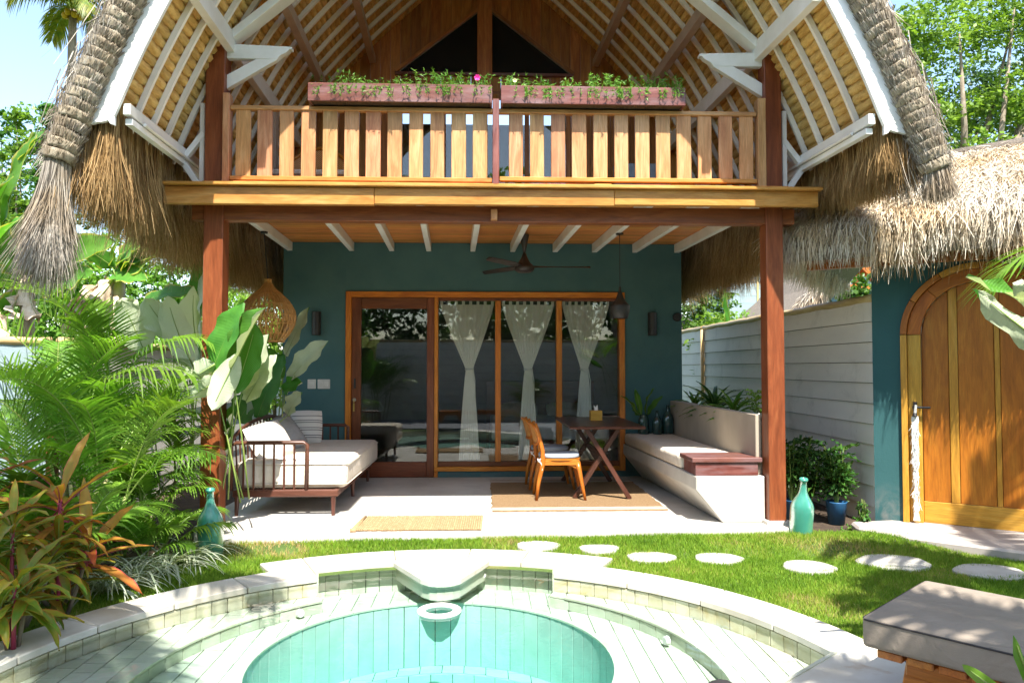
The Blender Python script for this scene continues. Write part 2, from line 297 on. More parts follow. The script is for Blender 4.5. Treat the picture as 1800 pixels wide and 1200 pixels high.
class B:
    def __init__(s): s.v = []; s.f = []; s.m = []; s.k = 0
    def add(s, V, F):
        n = len(s.v); s.v += [tuple(p) for p in V]; s.f += [tuple(i+n for i in f) for f in F]; s.m += [s.k]*len(F); return s
    def box(s, x0, x1, y0, y1, z0, z1):
        return s.add([(x, y, z) for z in (z0, z1) for y in (y0, y1) for x in (x0, x1)],
                     [(0, 2, 3, 1), (4, 5, 7, 6), (0, 1, 5, 4), (2, 6, 7, 3), (0, 4, 6, 2), (1, 3, 7, 5)])
    def beam(s, p0, p1, w, h, up=(0, 0, 1), w2=None, h2=None):
        p0, p1 = Vector(p0), Vector(p1); d = (p1-p0).normalized(); u = Vector(up)
        a = d.cross(u)
        if a.length < 1e-3: a = d.cross(Vector((0, 1, 0)))
        a.normalize(); b = a.cross(d).normalized(); V = []
        for p, ww, hh in ((p0, w, h), (p1, w2 or w, h2 or h)):
            V += [p-a*ww/2-b*hh/2, p+a*ww/2-b*hh/2, p+a*ww/2+b*hh/2, p-a*ww/2+b*hh/2]
        return s.add(V, [(0, 1, 2, 3), (7, 6, 5, 4), (0, 4, 5, 1), (1, 5, 6, 2), (2, 6, 7, 3), (3, 7, 4, 0)])
    def tube(s, pts, r, n=8, cap=True):
        pts = [Vector(p) for p in pts]; V = []; F = []; prev = None
        for i, p in enumerate(pts):
            d = (pts[min(i+1, len(pts)-1)]-pts[max(i-1, 0)]).normalized()
            a = prev if prev is not None else d.cross(Vector((0, 0, 1)) if abs(d.z) < .9 else Vector((0, 1, 0)))
            a = (a-d*a.dot(d)).normalized(); prev = a; b = d.cross(a)
            rr = r[i] if isinstance(r, (list, tuple)) else r
            V += [p+(a*math.cos(2*math.pi*k/n)+b*math.sin(2*math.pi*k/n))*rr for k in range(n)]
        for i in range(len(pts)-1):
            for k in range(n): F.append((i*n+k, i*n+(k+1) % n, (i+1)*n+(k+1) % n, (i+1)*n+k))
        if cap: F += [tuple(range(n-1, -1, -1)), tuple(range((len(pts)-1)*n, len(pts)*n))]
        return s.add(V, F)
    def lathe(s, prof, c=(0, 0, 0), n=24, cap=True):
        V = [(c[0]+r*math.cos(2*math.pi*k/n), c[1]+r*math.sin(2*math.pi*k/n), c[2]+z) for r, z in prof for k in range(n)]; F = []
        for i in range(len(prof)-1):
            for k in range(n): F.append((i*n+k, i*n+(k+1) % n, (i+1)*n+(k+1) % n, (i+1)*n+k))
        if cap: F += [tuple(range(n-1, -1, -1)), tuple(range((len(prof)-1)*n, len(prof)*n))]
        return s.add(V, F)
    def prism(s, pts, d0, d1, axis='y'):
        """closed outline of 2D points pushed along an axis"""
        f = {'y': lambda p, d: (p[0], d, p[1]), 'x': lambda p, d: (d, p[0], p[1]), 'z': lambda p, d: (p[0], p[1], d)}[axis]
        n = len(pts); return s.add([f(p, d0) for p in pts]+[f(p, d1) for p in pts],
            [tuple(range(n)), tuple(range(2*n-1, n-1, -1))]+[(i, i+n, (i+1) % n+n, (i+1) % n) for i in range(n)])
    def slab(s, P, thick):
        """grid P[i][j] of points given thickness vector"""
        ni, nj = len(P), len(P[0]); t = Vector(thick)
        V = [Vector(p) for r in P for p in r]; V2 = [p+t for p in V]; N = ni*nj; F = []
        for i in range(ni-1):
            for j in range(nj-1):
                a = i*nj+j; F.append((a, a+1, a+nj+1, a+nj)); F.append((a+N, a+nj+N, a+nj+1+N, a+1+N))
        for i in range(ni-1):
            for a, b in ((i*nj, (i+1)*nj), ((i+1)*nj+nj-1, i*nj+nj-1)): F.append((a, b, b+N, a+N))
        for j in range(nj-1):
            for a, b in ((j+1, j), ((ni-1)*nj+j, (ni-1)*nj+j+1)): F.append((a, b, b+N, a+N))
        return s.add(V+V2, F)
    def build(s, name, mats, parent=None, bevel=0, smooth=False, subsurf=0, origin=None, rot=None, seg=1):
        if not isinstance(mats, (list, tuple)): mats = [mats]
        V = np.array([tuple(p) for p in s.v], dtype=float)
        if origin is None: origin = ((V[:, 0].min()+V[:, 0].max())/2, (V[:, 1].min()+V[:, 1].max())/2, V[:, 2].min())
        V = V-np.array(origin)
        me = mesh_np(name, V, s.f, mats, smooth, mi=s.m if max(s.m) else None)
        bm = bmesh.new(); bm.from_mesh(me); bmesh.ops.recalc_face_normals(bm, faces=bm.faces)
        if bevel: bmesh.ops.bevel(bm, geom=[e for e in bm.edges if e.is_manifold and e.calc_face_angle(0) > .5], offset=bevel, segments=seg, profile=.6, affect='EDGES', clamp_overlap=True)
        bm.to_mesh(me); bm.free()
        if smooth:
            me.polygons.foreach_set('use_smooth', [True]*len(me.polygons))
        o = link(name, me, None, parent, origin, rot)
        if subsurf:
            md = o.modifiers.new('sub', 'SUBSURF'); md.levels = md.render_levels = subsurf
        return o
def bx(name, x0, x1, y0, y1, z0, z1, mat, parent=None, bevel=.004):
    return B().box(x0, x1, y0, y1, z0, z1).build(name, mat, parent, bevel)
def bm_(name, p0, p1, w, h, mat, parent=None, bevel=.003, up=(0, 0, 1)):
    return B().beam(p0, p1, w, h, up).build(name, mat, parent, bevel)
def place(name, me, parent, loc, rot=(0, 0, 0), scale=1):
    o = link(name, me, None, parent, loc, rot)
    o.scale = (scale,)*3 if isinstance(scale, (int, float)) else scale
    return o
def dup(root, loc, rz=0, label=None, scale=None, parent=None):
    r = root.copy(); col.objects.link(r)
    if parent is not None: r.parent = parent
    if loc is not None: r.location = loc; r.rotation_euler = (0, 0, rz)
    if scale: r.scale = (scale,)*3
    if label: r['label'] = label
    for ch in list(root.children): dup(ch, None, parent=r)
    return r
def strands(name, root, d, L, width, mat, parent=None, grav=.3, seg=3, rv=None, jit=.12, tip=.25, stuff=True, wdir=None, origin=None):
    """many thin tapering straws as one mesh"""
    root = np.asarray(root, float); N = len(root); d = np.asarray(d, float)+rng.normal(0, jit, (N, 3))
    d /= np.linalg.norm(d, axis=1)[:, None]; L = np.broadcast_to(L, (N,)).astype(float); wd = np.broadcast_to(width, (N,)).astype(float)
    side = rng.normal(0, 1, (N, 3)) if wdir is None else np.broadcast_to(wdir, (N, 3))+rng.normal(0, .35, (N, 3))
    side = side-(side*d).sum(1)[:, None]*d; side /= np.linalg.norm(side, axis=1)[:, None]
    curl = rng.normal(0, .10, (N, 3)); P = []
    for i in range(seg+1):
        t = i/seg; p = root+d*(L*t)[:, None]+curl*(L*t*t)[:, None]; p[:, 2] -= grav*L*t*t; w = wd*(1-(1-tip)*t)/2
        P.append((p-side*w[:, None], p+side*w[:, None]))
    Q = np.stack([np.stack([P[i][0], P[i][1], P[i+1][1], P[i+1][0]], 1) for i in range(seg)], 1).reshape(-1, 4, 3)
    r = rng.random(N) if rv is None else rv
    if origin is None: origin = Q.reshape(-1, 3).mean(0)
    origin = np.array(origin, float)
    me = mesh_quads(name, Q-origin, 0, mat, np.repeat(r, seg)); o = link(name, me, None, parent, origin)
    if stuff: o['kind'] = 'stuff'
    return o
# ------- leaves
def leaf_mesh(name, L, wd, mat, bend=.5, fold=.25, wave=.02, nu=9, nv=4, shape='ell', stemlen=0, stemr=.006, stemmat=None, start=0.0, tear=0):
    """leaf lying along +X from the origin, drooping by 'bend' radians, folded along the midrib"""
    V = []; F = []; lf = []; a = start; x = z = 0; ds = L/nu; ph = U(0, 6); cx = []
    for i in range(nu+1):
        cx.append((x, z, a)); a -= bend/nu; x += ds*math.cos(a); z += ds*math.sin(a)
    for i in range(nu+1):
        t = i/nu
        if shape == 'ell': w = math.sin(math.pi*min(1, t*.97+.03))**.62
        elif shape == 'strap': w = min(1, t*5+.35)*(1-t**3)
        elif shape == 'band': w = min(1, t*6+.15)*(1-t**6*.9)
        else: w = math.sin(math.pi*t)**.9
        w = w*wd/2+.001; X, Z, A = cx[i]
        for j in range(-nv, nv+1):
            s = j/nv; y = s*w; up = abs(s)**1.2*w*fold + wave*math.sin(t*17+ph+j)*abs(s)**2
            if tear and abs(j) == nv and i % 3 == 1: y *= 1-tear*U(.2, 1)
            V.append((X-math.sin(A)*up, y, Z+math.cos(A)*up)); lf.append((t*L*2.5+abs(s)*wd*.8, s, 0))
    n = 2*nv+1
    for i in range(nu):
        for j in range(2*nv): F.append((i*n+j, (i+1)*n+j, (i+1)*n+j+1, i*n+j+1))
    mats = [mat]; mi = [0]*len(F)
    b = B(); pts = [(cx[i][0]+math.sin(cx[i][2])*.003, 0, cx[i][1]-math.cos(cx[i][2])*.003) for i in range(0, nu, 2)]
    if stemlen: pts = [(-stemlen*math.cos(start), 0, -stemlen*math.sin(start))]+pts
    r = [stemr*(1-.8*i/len(pts)) for i in range(len(pts))]
    b.tube(pts, r, 5); k = len(V); V += b.v; F += [tuple(q+k for q in f) for f in b.f]; mi += [1]*len(b.f); lf += [(0, 0, 0)]*len(b.v)
    mats.append(stemmat or M['greenstem'])
    return mesh_np(name, V, F, mats, True, gr=False, lf=lf, mi=mi)
def bigleaf(parent, base, tip, wd, roll=0, bend=.35, fold=.25, mat='calath', stem=None, name='leaf', tear=0, shape='ell', wave=.012):
    """one broad leaf whose blade runs from base to tip (world), rolled about that line; stem: where the stalk starts"""
    base, tip = Vector(base), Vector(tip); d = tip-base; L = d.length
    me = leaf_mesh(name, L*1.03, wd, M[mat], bend=bend, fold=fold, wave=wave, nu=12, nv=4, shape=shape, start=bend/2, tear=tear)
    q = d.to_track_quat('X', 'Z') @ Matrix.Rotation(roll, 4, 'X').to_quaternion()
    o = link(name, me, None, parent, base, q.to_euler())
    if stem is not None:
        s = Vector(stem)+Vector((U(-.14, .14), U(-.12, .12), 0)); m = (s+base)/2+Vector((0, 0, .1)); pts = [s.lerp(m, t/4).lerp(m.lerp(base, t/4), t/4) for t in range(5)]
        B().tube(pts, [.008, .0075, .007, .006, .005], 6).build('stalk', M['greenstem'], parent, smooth=True)
    return o
def frond_mesh(name, L, leaf, n, mat, a0=1.1, bend=1.6, vee=.5, droop=.6, wl=.028, stem=.18, rach=None, rr=.008, sweep=.9):
    """palm frond from the origin, rising at a0 and arching over along +X"""
    ns = 14; pts = []; x = z = 0; a = a0
    for i in range(ns+1):
        pts.append((x, z, a)); a -= bend/ns*(.4+1.2*i/ns); x += L/ns*math.cos(a); z += L/ns*math.sin(a)
    V = []; F = []; rv = []
    def at(t):
        f = t*ns; i = min(int(f), ns-1); g = f-i; return [pts[i][k]*(1-g)+pts[i+1][k]*g for k in range(3)]
    for i in range(n):
        t = stem+(1-stem)*(i+.5)/n; X, Z, A = at(t)
        ll = leaf*(math.sin(math.pi*(.12+.86*(i+.5)/n))**.6)*U(.88, 1.08)
        for s in (-1, 1):
            T = Vector((math.cos(A), 0, math.sin(A))); N = Vector((-math.sin(A), 0, math.cos(A))); S = Vector((0, s, 0))
            d = (T*(sweep*(.55+.8*t))+S*1.0+N*vee*U(.7, 1.3)).normalized(); p = Vector((X, s*rr*.5, Z)); w = wl*U(.8, 1.15)
            wv = d.cross(N).normalized(); k = len(V); r = U(0, 1); sg = 4; dd = droop*U(.6, 1.5)
            for q in range(sg+1):
                u = q/sg; c = p+d*ll*u-Vector((0, 0, 1))*dd*ll*u*u*.6
                ww = w*(.55, 1, .9, .6, .06)[q]/2; V += [c-wv*ww, c+wv*ww]; rv += [r, r]
            for q in range(sg): F.append((k+2*q, k+2*q+1, k+2*q+3, k+2*q+2))
    mi = [0]*len(F); b = B(); b.tube([(p[0], 0, p[1]) for p in pts], [rr*(1-.8*i/ns) for i in range(ns+1)], 5)
    k = len(V); V += b.v; F += [tuple(q+k for q in f) for f in b.f]; mi += [1]*len(b.f); rv += [.5]*len(b.v)
    return mesh_np(name, V, F, [mat, rach or M['greenstem']], False, gr=False, rv=rv, mi=mi)
def crown(name, parent, blobs, n, size, mat, flat=.5, clump=.35, per=26, origin=None):
    """leaves gathered in clumps spread through several rounded volumes; blobs: (centre, radii)"""
    vol = np.array([b[1][0]*b[1][1]*b[1][2] for b in blobs])**.75; vol /= vol.sum(); C = []
    for (c, r), f in zip(blobs, vol):
        k = max(1, int(n/per*f)); u = rng.normal(0, 1, (k, 3)); u /= np.linalg.norm(u, axis=1)[:, None]
        C.append(np.array(c)+u*(rng.random((k, 1))**.45)*np.array(r))
    C = np.concatenate(C); K = len(C); cs = clump*rng.uniform(.6, 1.4, K)
    P = (C[:, None]+rng.normal(0, 1, (K, per, 3))*cs[:, None, None]*np.array([.5, .5, .28])).reshape(-1, 3); N = len(P)
    nrm = rng.normal(0, 1, (N, 3))+np.array([0, -.3, 1.1]); nrm /= np.linalg.norm(nrm, axis=1)[:, None]
    a = np.cross(nrm, rng.normal(0, 1, (N, 3))); a /= np.linalg.norm(a, axis=1)[:, None]; b = np.cross(nrm, a)
    s = size*rng.uniform(.6, 1.3, (N, 1)); Q = np.stack([P-a*s, P+b*s*flat, P+a*s, P-b*s*flat], 1)
    rv = np.clip(np.repeat(rng.random(K), per)*.7+rng.random(N)*.3, 0, 1)
    o0 = np.array(origin if origin is not None else P.mean(0), float)
    o = link(name, mesh_quads(name, Q-o0, 0, mat, rv), None, parent, o0); o['kind'] = 'stuff'; return o
def rosette(parent, loc, n, L, wd, mat, elev=(.2, 1.3), bend=1.0, shape='strap', meshes=None, fold=.35, z=0, name='leaf'):
    ms = meshes or [leaf_mesh('leaf', L*k, wd, M[mat], bend=bend*b, fold=fold, wave=.004, nu=7, nv=2, shape=shape) for k, b in ((1, 1), (.85, .7), (1.1, 1.25))]
    for i in range(n):
        t = i/max(1, n-1); e = elev[0]+(elev[1]-elev[0])*t
        place(name, ms[i % len(ms)], parent, Vector(loc)+Vector((0, 0, z*t)), (U(-.2, .2), -e, i*2.4+U(-.2, .2)), U(.8, 1.1))
    return ms
def cushion(name, w, d, h, mat, loc, rot=(0, 0, 0), parent=None, puff=.35, label=None, cat=None, group=None, seam=False):
    """soft pillow: two bulging faces meeting in a pinched seam"""
    n = 10; P = []
    for k in (0, 1):
        for i in range(n+1):
            for j in range(n+1):
                u, v = i/n*2-1, j/n*2-1; e = (1-abs(u)**2.6)*(1-abs(v)**2.6); pin = 1-.07*(1-abs(u*v))*0
                cx = u*w/2*(1-.06*(1-u*u)*0-.05*(v*v))*1; cy = v*d/2*(1-.05*(u*u))
                P.append((cx, cy, (1 if k else -1)*(h/2)*e**.45))
    F = []; N = (n+1)**2
    for k in (0, 1):
        for i in range(n):
            for j in range(n):
                a = k*N+i*(n+1)+j; q = (a, a+n+1, a+n+2, a+1); F.append(q if k else q[::-1])
    b = B(); b.add(P, F); o = b.build(name, mat, parent, smooth=True, origin=(0, 0, 0))
    o.location = Vector(loc)-(ORG[parent.name] if parent is not None else Vector((0, 0, 0))); o.rotation_euler = rot
    tag(o, label, cat, group); return o
def mattress(name, x0, x1, y0, y1, z0, z1, mat, parent=None, r=.05):
    b = B().box(x0, x1, y0, y1, z0, z1); return b.build(name, mat, parent, bevel=r, seg=4, smooth=True)
# ================================================================ SETTING: ground, sky side
PC = (-.3, 3.46)                                   # pool centre
def arc_pts(cx, cy, r, a0, a1, n): return [(cx+r*math.cos(a0+(a1-a0)*i/n), cy+r*math.sin(a0+(a1-a0)*i/n)) for i in range(n+1)]
ZC = -.07                                          # coping top
# pool outline pieces (half circle away from the camera, square corner at right)
RI, RO = 2.22, 2.52
b = B()
# ground sheet with the pool cut out: ring from pool edge to far square
def ring_ground(b, z, inner, far):
    n = len(inner); outer = []
    for (x, y) in inner:
        dx, dy = x-PC[0], y-PC[1]; k = far/max(abs(dx), abs(dy)); outer.append((PC[0]+dx*k, PC[1]+dy*k))
    b.add([(x, y, z) for x, y in inner]+[(x, y, z) for x, y in outer], [(i, (i+1) % n, (i+1) % n+n, i+n) for i in range(n)])
full = [(PC[0]+2.36*math.cos(2*math.pi*i/96), PC[1]+2.36*math.sin(2*math.pi*i/96)) for i in range(96)]
ring_ground(b, -.11, full, 150)
m, t, p, o_ = newmat('lawn_ground'); tc = _n(t, 'ShaderNodeTexCoord'); vv = tc.outputs['Object']
n1 = noise(t, vv, 1.6, 5); n2 = noise(t, vv, 40, 3)
cc = ramp(t, n1, [(.38, (.055, .10, .014)), (.55, (.085, .14, .02)), (.72, (.17, .13, .05))])
cc = mix(t, .6, cc, ramp(t, n2, [(.3, (.6, .6, .6)), (.7, (1.2, 1.2, 1.2))]), 'MULTIPLY')
t.links.new(cc, p.inputs[0]); p.inputs['Roughness'].default_value = .9; bump(t, p, n2, .8, .02); M['lawn'] = m
tag(b.build('lawn', M['lawn'], None, origin=(0, 0, -.11)), kind='structure')
b = B(); b.add([(-2.4, 6.0, -.1085), (3.4, 6.0, -.1085), (-2.4, 6.42, -.052), (3.4, 6.42, -.052), (-2.4, 6.7, -.05), (3.4, 6.7, -.05)], [(0, 1, 3, 2), (2, 3, 5, 4)]); tag(b.build('lawn_bank', M['lawn'], None, origin=(0, 6, -.11)), kind='structure')
# soil under the planting on the left and beside the fence on the right
b = B(); b.prism([(-7, -1), (-3.0, 3.2), (-2.95, 4.7), (-2.5, 5.5), (-2.2, 6.15), (-2.35, 6.5), (-2.75, 7), (-2.75, 14), (-7, 14)], -.13, -.098, 'z')
tag(b.build('planting_soil', M['soil'], None), kind='structure')
b = B(); b.prism([(2.86, 6.95), (2.8, 9.9), (3.9, 9.9), (3.95, 6.95), (3.5, 6.75), (3.1, 6.8)], -.13, -.096, 'z')
tag(b.build('garden_soil', M['soil'], None), kind='structure')
# patio
b = B(); b.prism([(-2.30, 6.43), (-2.2, 6.43), (0, 6.50), (2.5, 6.6), (2.9, 6.66), (2.86, 7.1), (2.8, 9.84), (-2.7, 9.84), (-2.7, 7.2), (-2.33, 6.7)], -.2, 0, 'z')
tag(b.build('patio_floor', M['concrete'], None, bevel=.012), kind='structure')
b = B(); b.prism([(3.5, 6.98), (3.44, 6.74), (3.7, 6.35), (4.3, 5.8), (5.6, 4.8), (6.6, 5.6), (4.3, 7.1)], -.2, -.02, 'z')
tag(b.build('gate_threshold', M['slabc'], None, bevel=.02), kind='structure')
# grey paving on the camera's side of the pool
# ---------------------------------------------------------------- pool
pool = thing('swimming_pool', 'round pool with cream stone coping and green tiled steps in the lawn', 'pool', (PC[0], PC[1], -1.0), world=True)
def ring_piece(r0, r1, z0, z1, a0, a1, c=PC, n=3):
    b = B(); P0 = arc_pts(c[0], c[1], r0, a0, a1, n); P1 = arc_pts(c[0], c[1], r1, a0, a1, n)
    b.prism(P0+P1[::-1], z0, z1, 'z'); return b
A_L, A_R = R(203), R(12)                            # left end runs out of the picture; right end at the corner
# coping: left arc, centre bay set back, right arc
def coping(a0, a1, r0, r1, n):
    for i in range(n):
        s = (a1-a0)/n; g = .0016/r1
        ring_piece(r0, r1, ZC-.045, ZC+U(-.001, .001), a0+s*i+g*2, a0+s*(i+1)-g*2).build('coping_stone', M['cope'], pool, bevel=.006)
def ang(x, y): return math.atan2(y-PC[1], x-PC[0])
aL, aR = R(114), R(68.4)
coping(aL, A_L, RI, RO, 7); coping(R(10), aR, RI, RO, 4)
# centre bay
for i, (a0, a1) in enumerate(((aR, R(76)), (R(76), R(86)), (R(86), R(99)), (R(99), aL))):
    ring_piece(2.44, 2.80, ZC-.045, ZC+.001*(i % 2), a0+.001, a1-.001).build('coping_stone', M['cope'], pool, bevel=.006)
for a, s in ((aL, 1), (aR, -1)):
    ring_piece(RO+.002, 2.80, ZC-.045, ZC, min(a, a+s*.12)+.0015, max(a, a+s*.12)-.0015).build('coping_stone', M['cope'], pool, bevel=.006)
# corner and straight edge at right, running towards the camera
E0 = (PC[0]+RI*math.cos(R(12)), PC[1]+RI*math.sin(R(12))); 
st = [(1.88, 3.93), (1.13, 3.30), (-.2, 2.2)]
b = B(); b.prism([(1.88, 3.925), (1.13, 3.30), (.62, 2.87), (.9, 2.55), (1.45, 3.0), (2.15, 3.6), (2.20, 3.885)], ZC-.045, ZC, 'z'); b.build('coping_stone', M['cope'], pool, bevel=.006)
b = B(); b.prism([(.618, 2.866), (-.6, 1.85), (-.3, 1.5), (.896, 2.546)], ZC-.045, ZC, 'z'); b.build('coping_stone', M['cope'], pool, bevel=.006)
# spout plinth in the middle
sp = [(-.70, 5.885), (-.66, 5.82), (-.47, 5.40), (-.40, 5.32), (-.30, 5.295), (-.22, 5.32), (-.15, 5.40), (-.09, 5.60), (-.02, 5.80), (.02, 5.89)]
sp = [(-.72, 5.90), (-.45, 5.40), (-.39, 5.34), (-.33, 5.315), (-.27, 5.315), (-.21, 5.34), (-.16, 5.39), (.06, 5.90)]
b = B(); b.prism(sp, ZC-.045, ZC+.004, 'z'); b.build('spout_coping', M['cope'], pool, bevel=.008)
sp2 = [(x*.93-.3*.07, y+.03 if y < 5.8 else y) for x, y in sp]
b = B(); b.prism(sp2, -.215, ZC-.046, 'z'); b.prism([(-.55, 5.9), (-.42, 5.62), (-.18, 5.62), (-.05, 5.9)], -.30, -.216, 'z'); b.build('spout_plinth', M['tile'], pool, bevel=.004)
# walls of tiles
def wall_ring(r, z0, z1, a0, a1, size, mat, name, th=.02, c=PC, depth=0):
    n = max(1, round(abs(a1-a0)*r/size)); s = (a1-a0)/n; me = None
    for i in range(n):
        am = a0+s*(i+.5)
        if me is None:
            bb = ring_piece(r, r+th, 0, z1-z0-.004, -abs(s)/2+.002/r, abs(s)/2-.002/r, (0, 0), 2)
            o = bb.build(name, mat, pool, bevel=.002, origin=(0, 0, 0)); me = o.data; o.location = Vector((c[0], c[1], z0))-ORG[pool.name]
            o.rotation_euler = (0, 0, am)
        else: place(name, me, pool, (c[0], c[1], z0), (0, 0, am+U(-.0008, .0008)))
ZW = -.135; S1, S2, S3, S4 = -.215, -.30, -.76, -.90
wall_ring(RI+.01, S1, ZC-.047, aL, A_L, .105, M['walltile'], 'wall_tile')
wall_ring(RI+.01, S1, ZC-.047, R(12), aR, .105, M['walltile'], 'wall_tile')
wall_ring(2.45, S1-.1, ZC-.047, aR, aL, .105, M['tile'], 'wall_tile')
for a in (aL, aR):
    b = B(); s = .02 if a == aL else -.02; c0, s0 = math.cos(a), math.sin(a)
    b.beam((PC[0]+(RI+.01)*c0, PC[1]+(RI+.01)*s0, (S1+ZC)/2-.06), (PC[0]+2.46*c0, PC[1]+2.46*s0, (S1+ZC)/2-.06), .015, .29); b.build('wall_return', M['tile'], pool)
b = B(); b.beam((1.88, 3.93, (S1+ZC)/2-.02), (-.6, 1.85, (S1+ZC)/2-.02), .02, .2); b.build('straight_wall', M['tile'], pool)
C2 = (-.28, 4.04); R2 = 1.60; C3 = (-.3, 4.5); R3 = 1.08
def hit(a, c=C2, r=R2):
    # where the line from the pool centre at angle a meets the riser circle
    dx, dy = math.cos(a), math.sin(a); ex, ey = PC[0]-c[0], PC[1]-c[1]; bq = dx*ex+dy*ey; return -bq+math.sqrt(bq*bq-(ex*ex+ey*ey-r*r))
def angC2(a): h = hit(a); return math.atan2(PC[1]+h*math.sin(a)-C2[1], PC[0]+h*math.cos(a)-C2[0])
wall_ring(R2, S2, S1-.012, R(-30), angC2(aR), .15, M['tile'], 'riser_tile', c=C2)
wall_ring(R2, S2, S1-.012, angC2(aL), R(210), .15, M['tile'], 'riser_tile', c=C2)
for a in (aL, aR):
    h = hit(a); b = B(); b.beam((PC[0]+h*math.cos(a), PC[1]+h*math.sin(a), (S1+S2)/2-.006), (PC[0]+2.4*math.cos(a), PC[1]+2.4*math.sin(a), (S1+S2)/2-.006), .02, S1-S2-.012); b.build('riser_return', M['tile'], pool)
wall_ring(R3, S3, S2-.004, R(-40), R(220), .115, M['deeptile'], 'deep_wall_tile', c=C3)
wall_ring(R3-.13, S4, S3-.004, R(-10), R(190), .16, M['deeptile'], 'deep_wall_tile', c=C3)
# cement beds under tiles
def bed(z, r_in, c_in, outer, name, mat=M['grout']):
    b = B(); n = len(outer); inn = []
    for (x, y) in outer:
        a = math.atan2(y-c_in[1], x-c_in[0]); inn.append((c_in[0]+r_in*math.cos(a), c_in[1]+r_in*math.sin(a)))
    b.add([(x, y, z) for x, y in outer]+[(x, y, z) for x, y in inn], [(i, (i+1) % n, (i+1) % n+n, i+n) for i in range(n)])
    return b.build(name, mat, pool)
o1 = arc_pts(PC[0], PC[1], 2.3, aL, aR+2*math.pi, 80); i1 = [(PC[0]+(hit(math.atan2(y-PC[1], x-PC[0]))+.001)*(x-PC[0])/2.3, PC[1]+(hit(math.atan2(y-PC[1], x-PC[0]))+.001)*(y-PC[1])/2.3) for x, y in o1]
b = B(); b.add([(x, y, S1-.012) for x, y in o1]+[(x, y, S1-.012) for x, y in i1], [(i, i+1, i+82, i+81) for i in range(80)]); b.build('upper_step_bed', M['grout'], pool)
bed(S2-.012, R3+.001, C3, arc_pts(PC[0], PC[1], 2.5, 0, 2*math.pi, 95)[:-1], 'lower_step_bed')
b = B(); b.prism(arc_pts(C3[0], C3[1], 1.2, 0, 2*math.pi, 48)[:-1], S4-.1, S4-.01, 'z'); b.build('pool_floor_bed', M['grout'], pool)
def clip(poly, n, d):
    out = []
    for i in range(len(poly)):
        p, q = poly[i], poly[(i+1) % len(poly)]; a = p[0]*n[0]+p[1]*n[1]-d; c = q[0]*n[0]+q[1]*n[1]-d
        if a >= 0: out.append(p)
        if (a >= 0) != (c >= 0): t_ = a/(a-c); out.append((p[0]+(q[0]-p[0])*t_, p[1]+(q[1]-p[1])*t_))
    return out
def step_tiles(z, sx, sy, cin, rin, cout, rout, name, mat, ymin=2.6, off=0, bay=0):
    """square tiles laid in rows, cut to the two curves"""
    whole = None; g = .0026; cnt = 0
    nx = int(5/sx)
    for i in range(-nx//2, nx//2+1):
        x0 = i*sx-.3+off
        for j in range(40):
            y0 = ymin-.3+j*sy+(sy*.5 if i % 2 else 0)
            P = [(x0+g, y0+g), (x0+sx-g, y0+g), (x0+sx-g, y0+sy-g), (x0+g, y0+sy-g)]; mx, my = x0+sx/2, y0+sy/2
            if my < 2.75 or (mx-.3 > 0 and (my-3.93) < (mx-1.88)*.84-.05 and mx+my < 9 and my < 3.93 and (mx-1.88)*.64-(my-3.93)*.77 > .1): continue
            cutp = False
            am = math.atan2(my-PC[1], mx-PC[0]); inb = aR < am < aL; lims = [(cin, rin, 1), (cout, rout, -1)]
            if bay == 2 and inb: lims[1] = (PC, 2.46, -1)
            if bay == 1:
                for a_, sg in ((aL, 1), (aR, -1)):
                    if abs(am-a_) < .5: Q = clip(P, (-sg*math.sin(a_), sg*math.cos(a_)), -sg*math.sin(a_)*PC[0]+sg*math.cos(a_)*PC[1]); Q = [q for q in Q]; cutp = cutp or Q != P; P = Q
                if inb and abs(am-aL) > .25 and abs(am-aR) > .25: P = []
                P = P if len(P) > 2 else []
            for (c, r, sgn) in lims if P else ():
                if not r: continue
                dx, dy = mx-c[0], my-c[1]; dd = math.hypot(dx, dy)+1e-9; n = (dx/dd*sgn, dy/dd*sgn); d = sgn*r+n[0]*c[0]+n[1]*c[1]
                Q = clip(P, n, d)
                if len(Q) < 3: P = []; break
                if Q != P: cutp = True; P = Q
            if not P: continue
            ar = abs(sum(P[k][0]*P[(k+1) % len(P)][1]-P[(k+1) % len(P)][0]*P[k][1] for k in range(len(P))))/2
            if ar < sx*sy*.03: continue
            cnt += 1; dz = U(-.0012, .0012)
            if not cutp:
                if whole is None:
                    whole = B().prism([(g-sx/2, g-sy/2), (sx/2-g, g-sy/2), (sx/2-g, sy/2-g), (g-sx/2, sy/2-g)], -.01, 0, 'z').build(name, mat, pool, bevel=.0015, origin=(0, 0, 0))
                    whole.location = Vector((mx, my, z))-ORG[pool.name]
                else: place(name, whole.data, pool, (mx, my, z+dz), (U(-.002, .002), U(-.002, .002), 0))
            else: B().prism(P, z-.01, z+dz, 'z').build(name, mat, pool)
    return cnt
c1 = step_tiles(S1, .13, .13, C2, R2+.0, PC, 2.24, 'step_tile', M['tile'], bay=1)
c2 = step_tiles(S2, .13, .13, C3, R3+.0, C2, R2+.01, 'step_tile', M['tile'], bay=2)
c3 = step_tiles(S3, .16, .16, C3, R3-.13, C3, R3+.01, 'deep_tile', M['deeptile'])
c4_ = step_tiles(S4, .16, .16, C3, 0, C3, R3-.12, 'deep_tile', M['deeptile'])
print('pool tiles', c1, c2, c3, c4_)
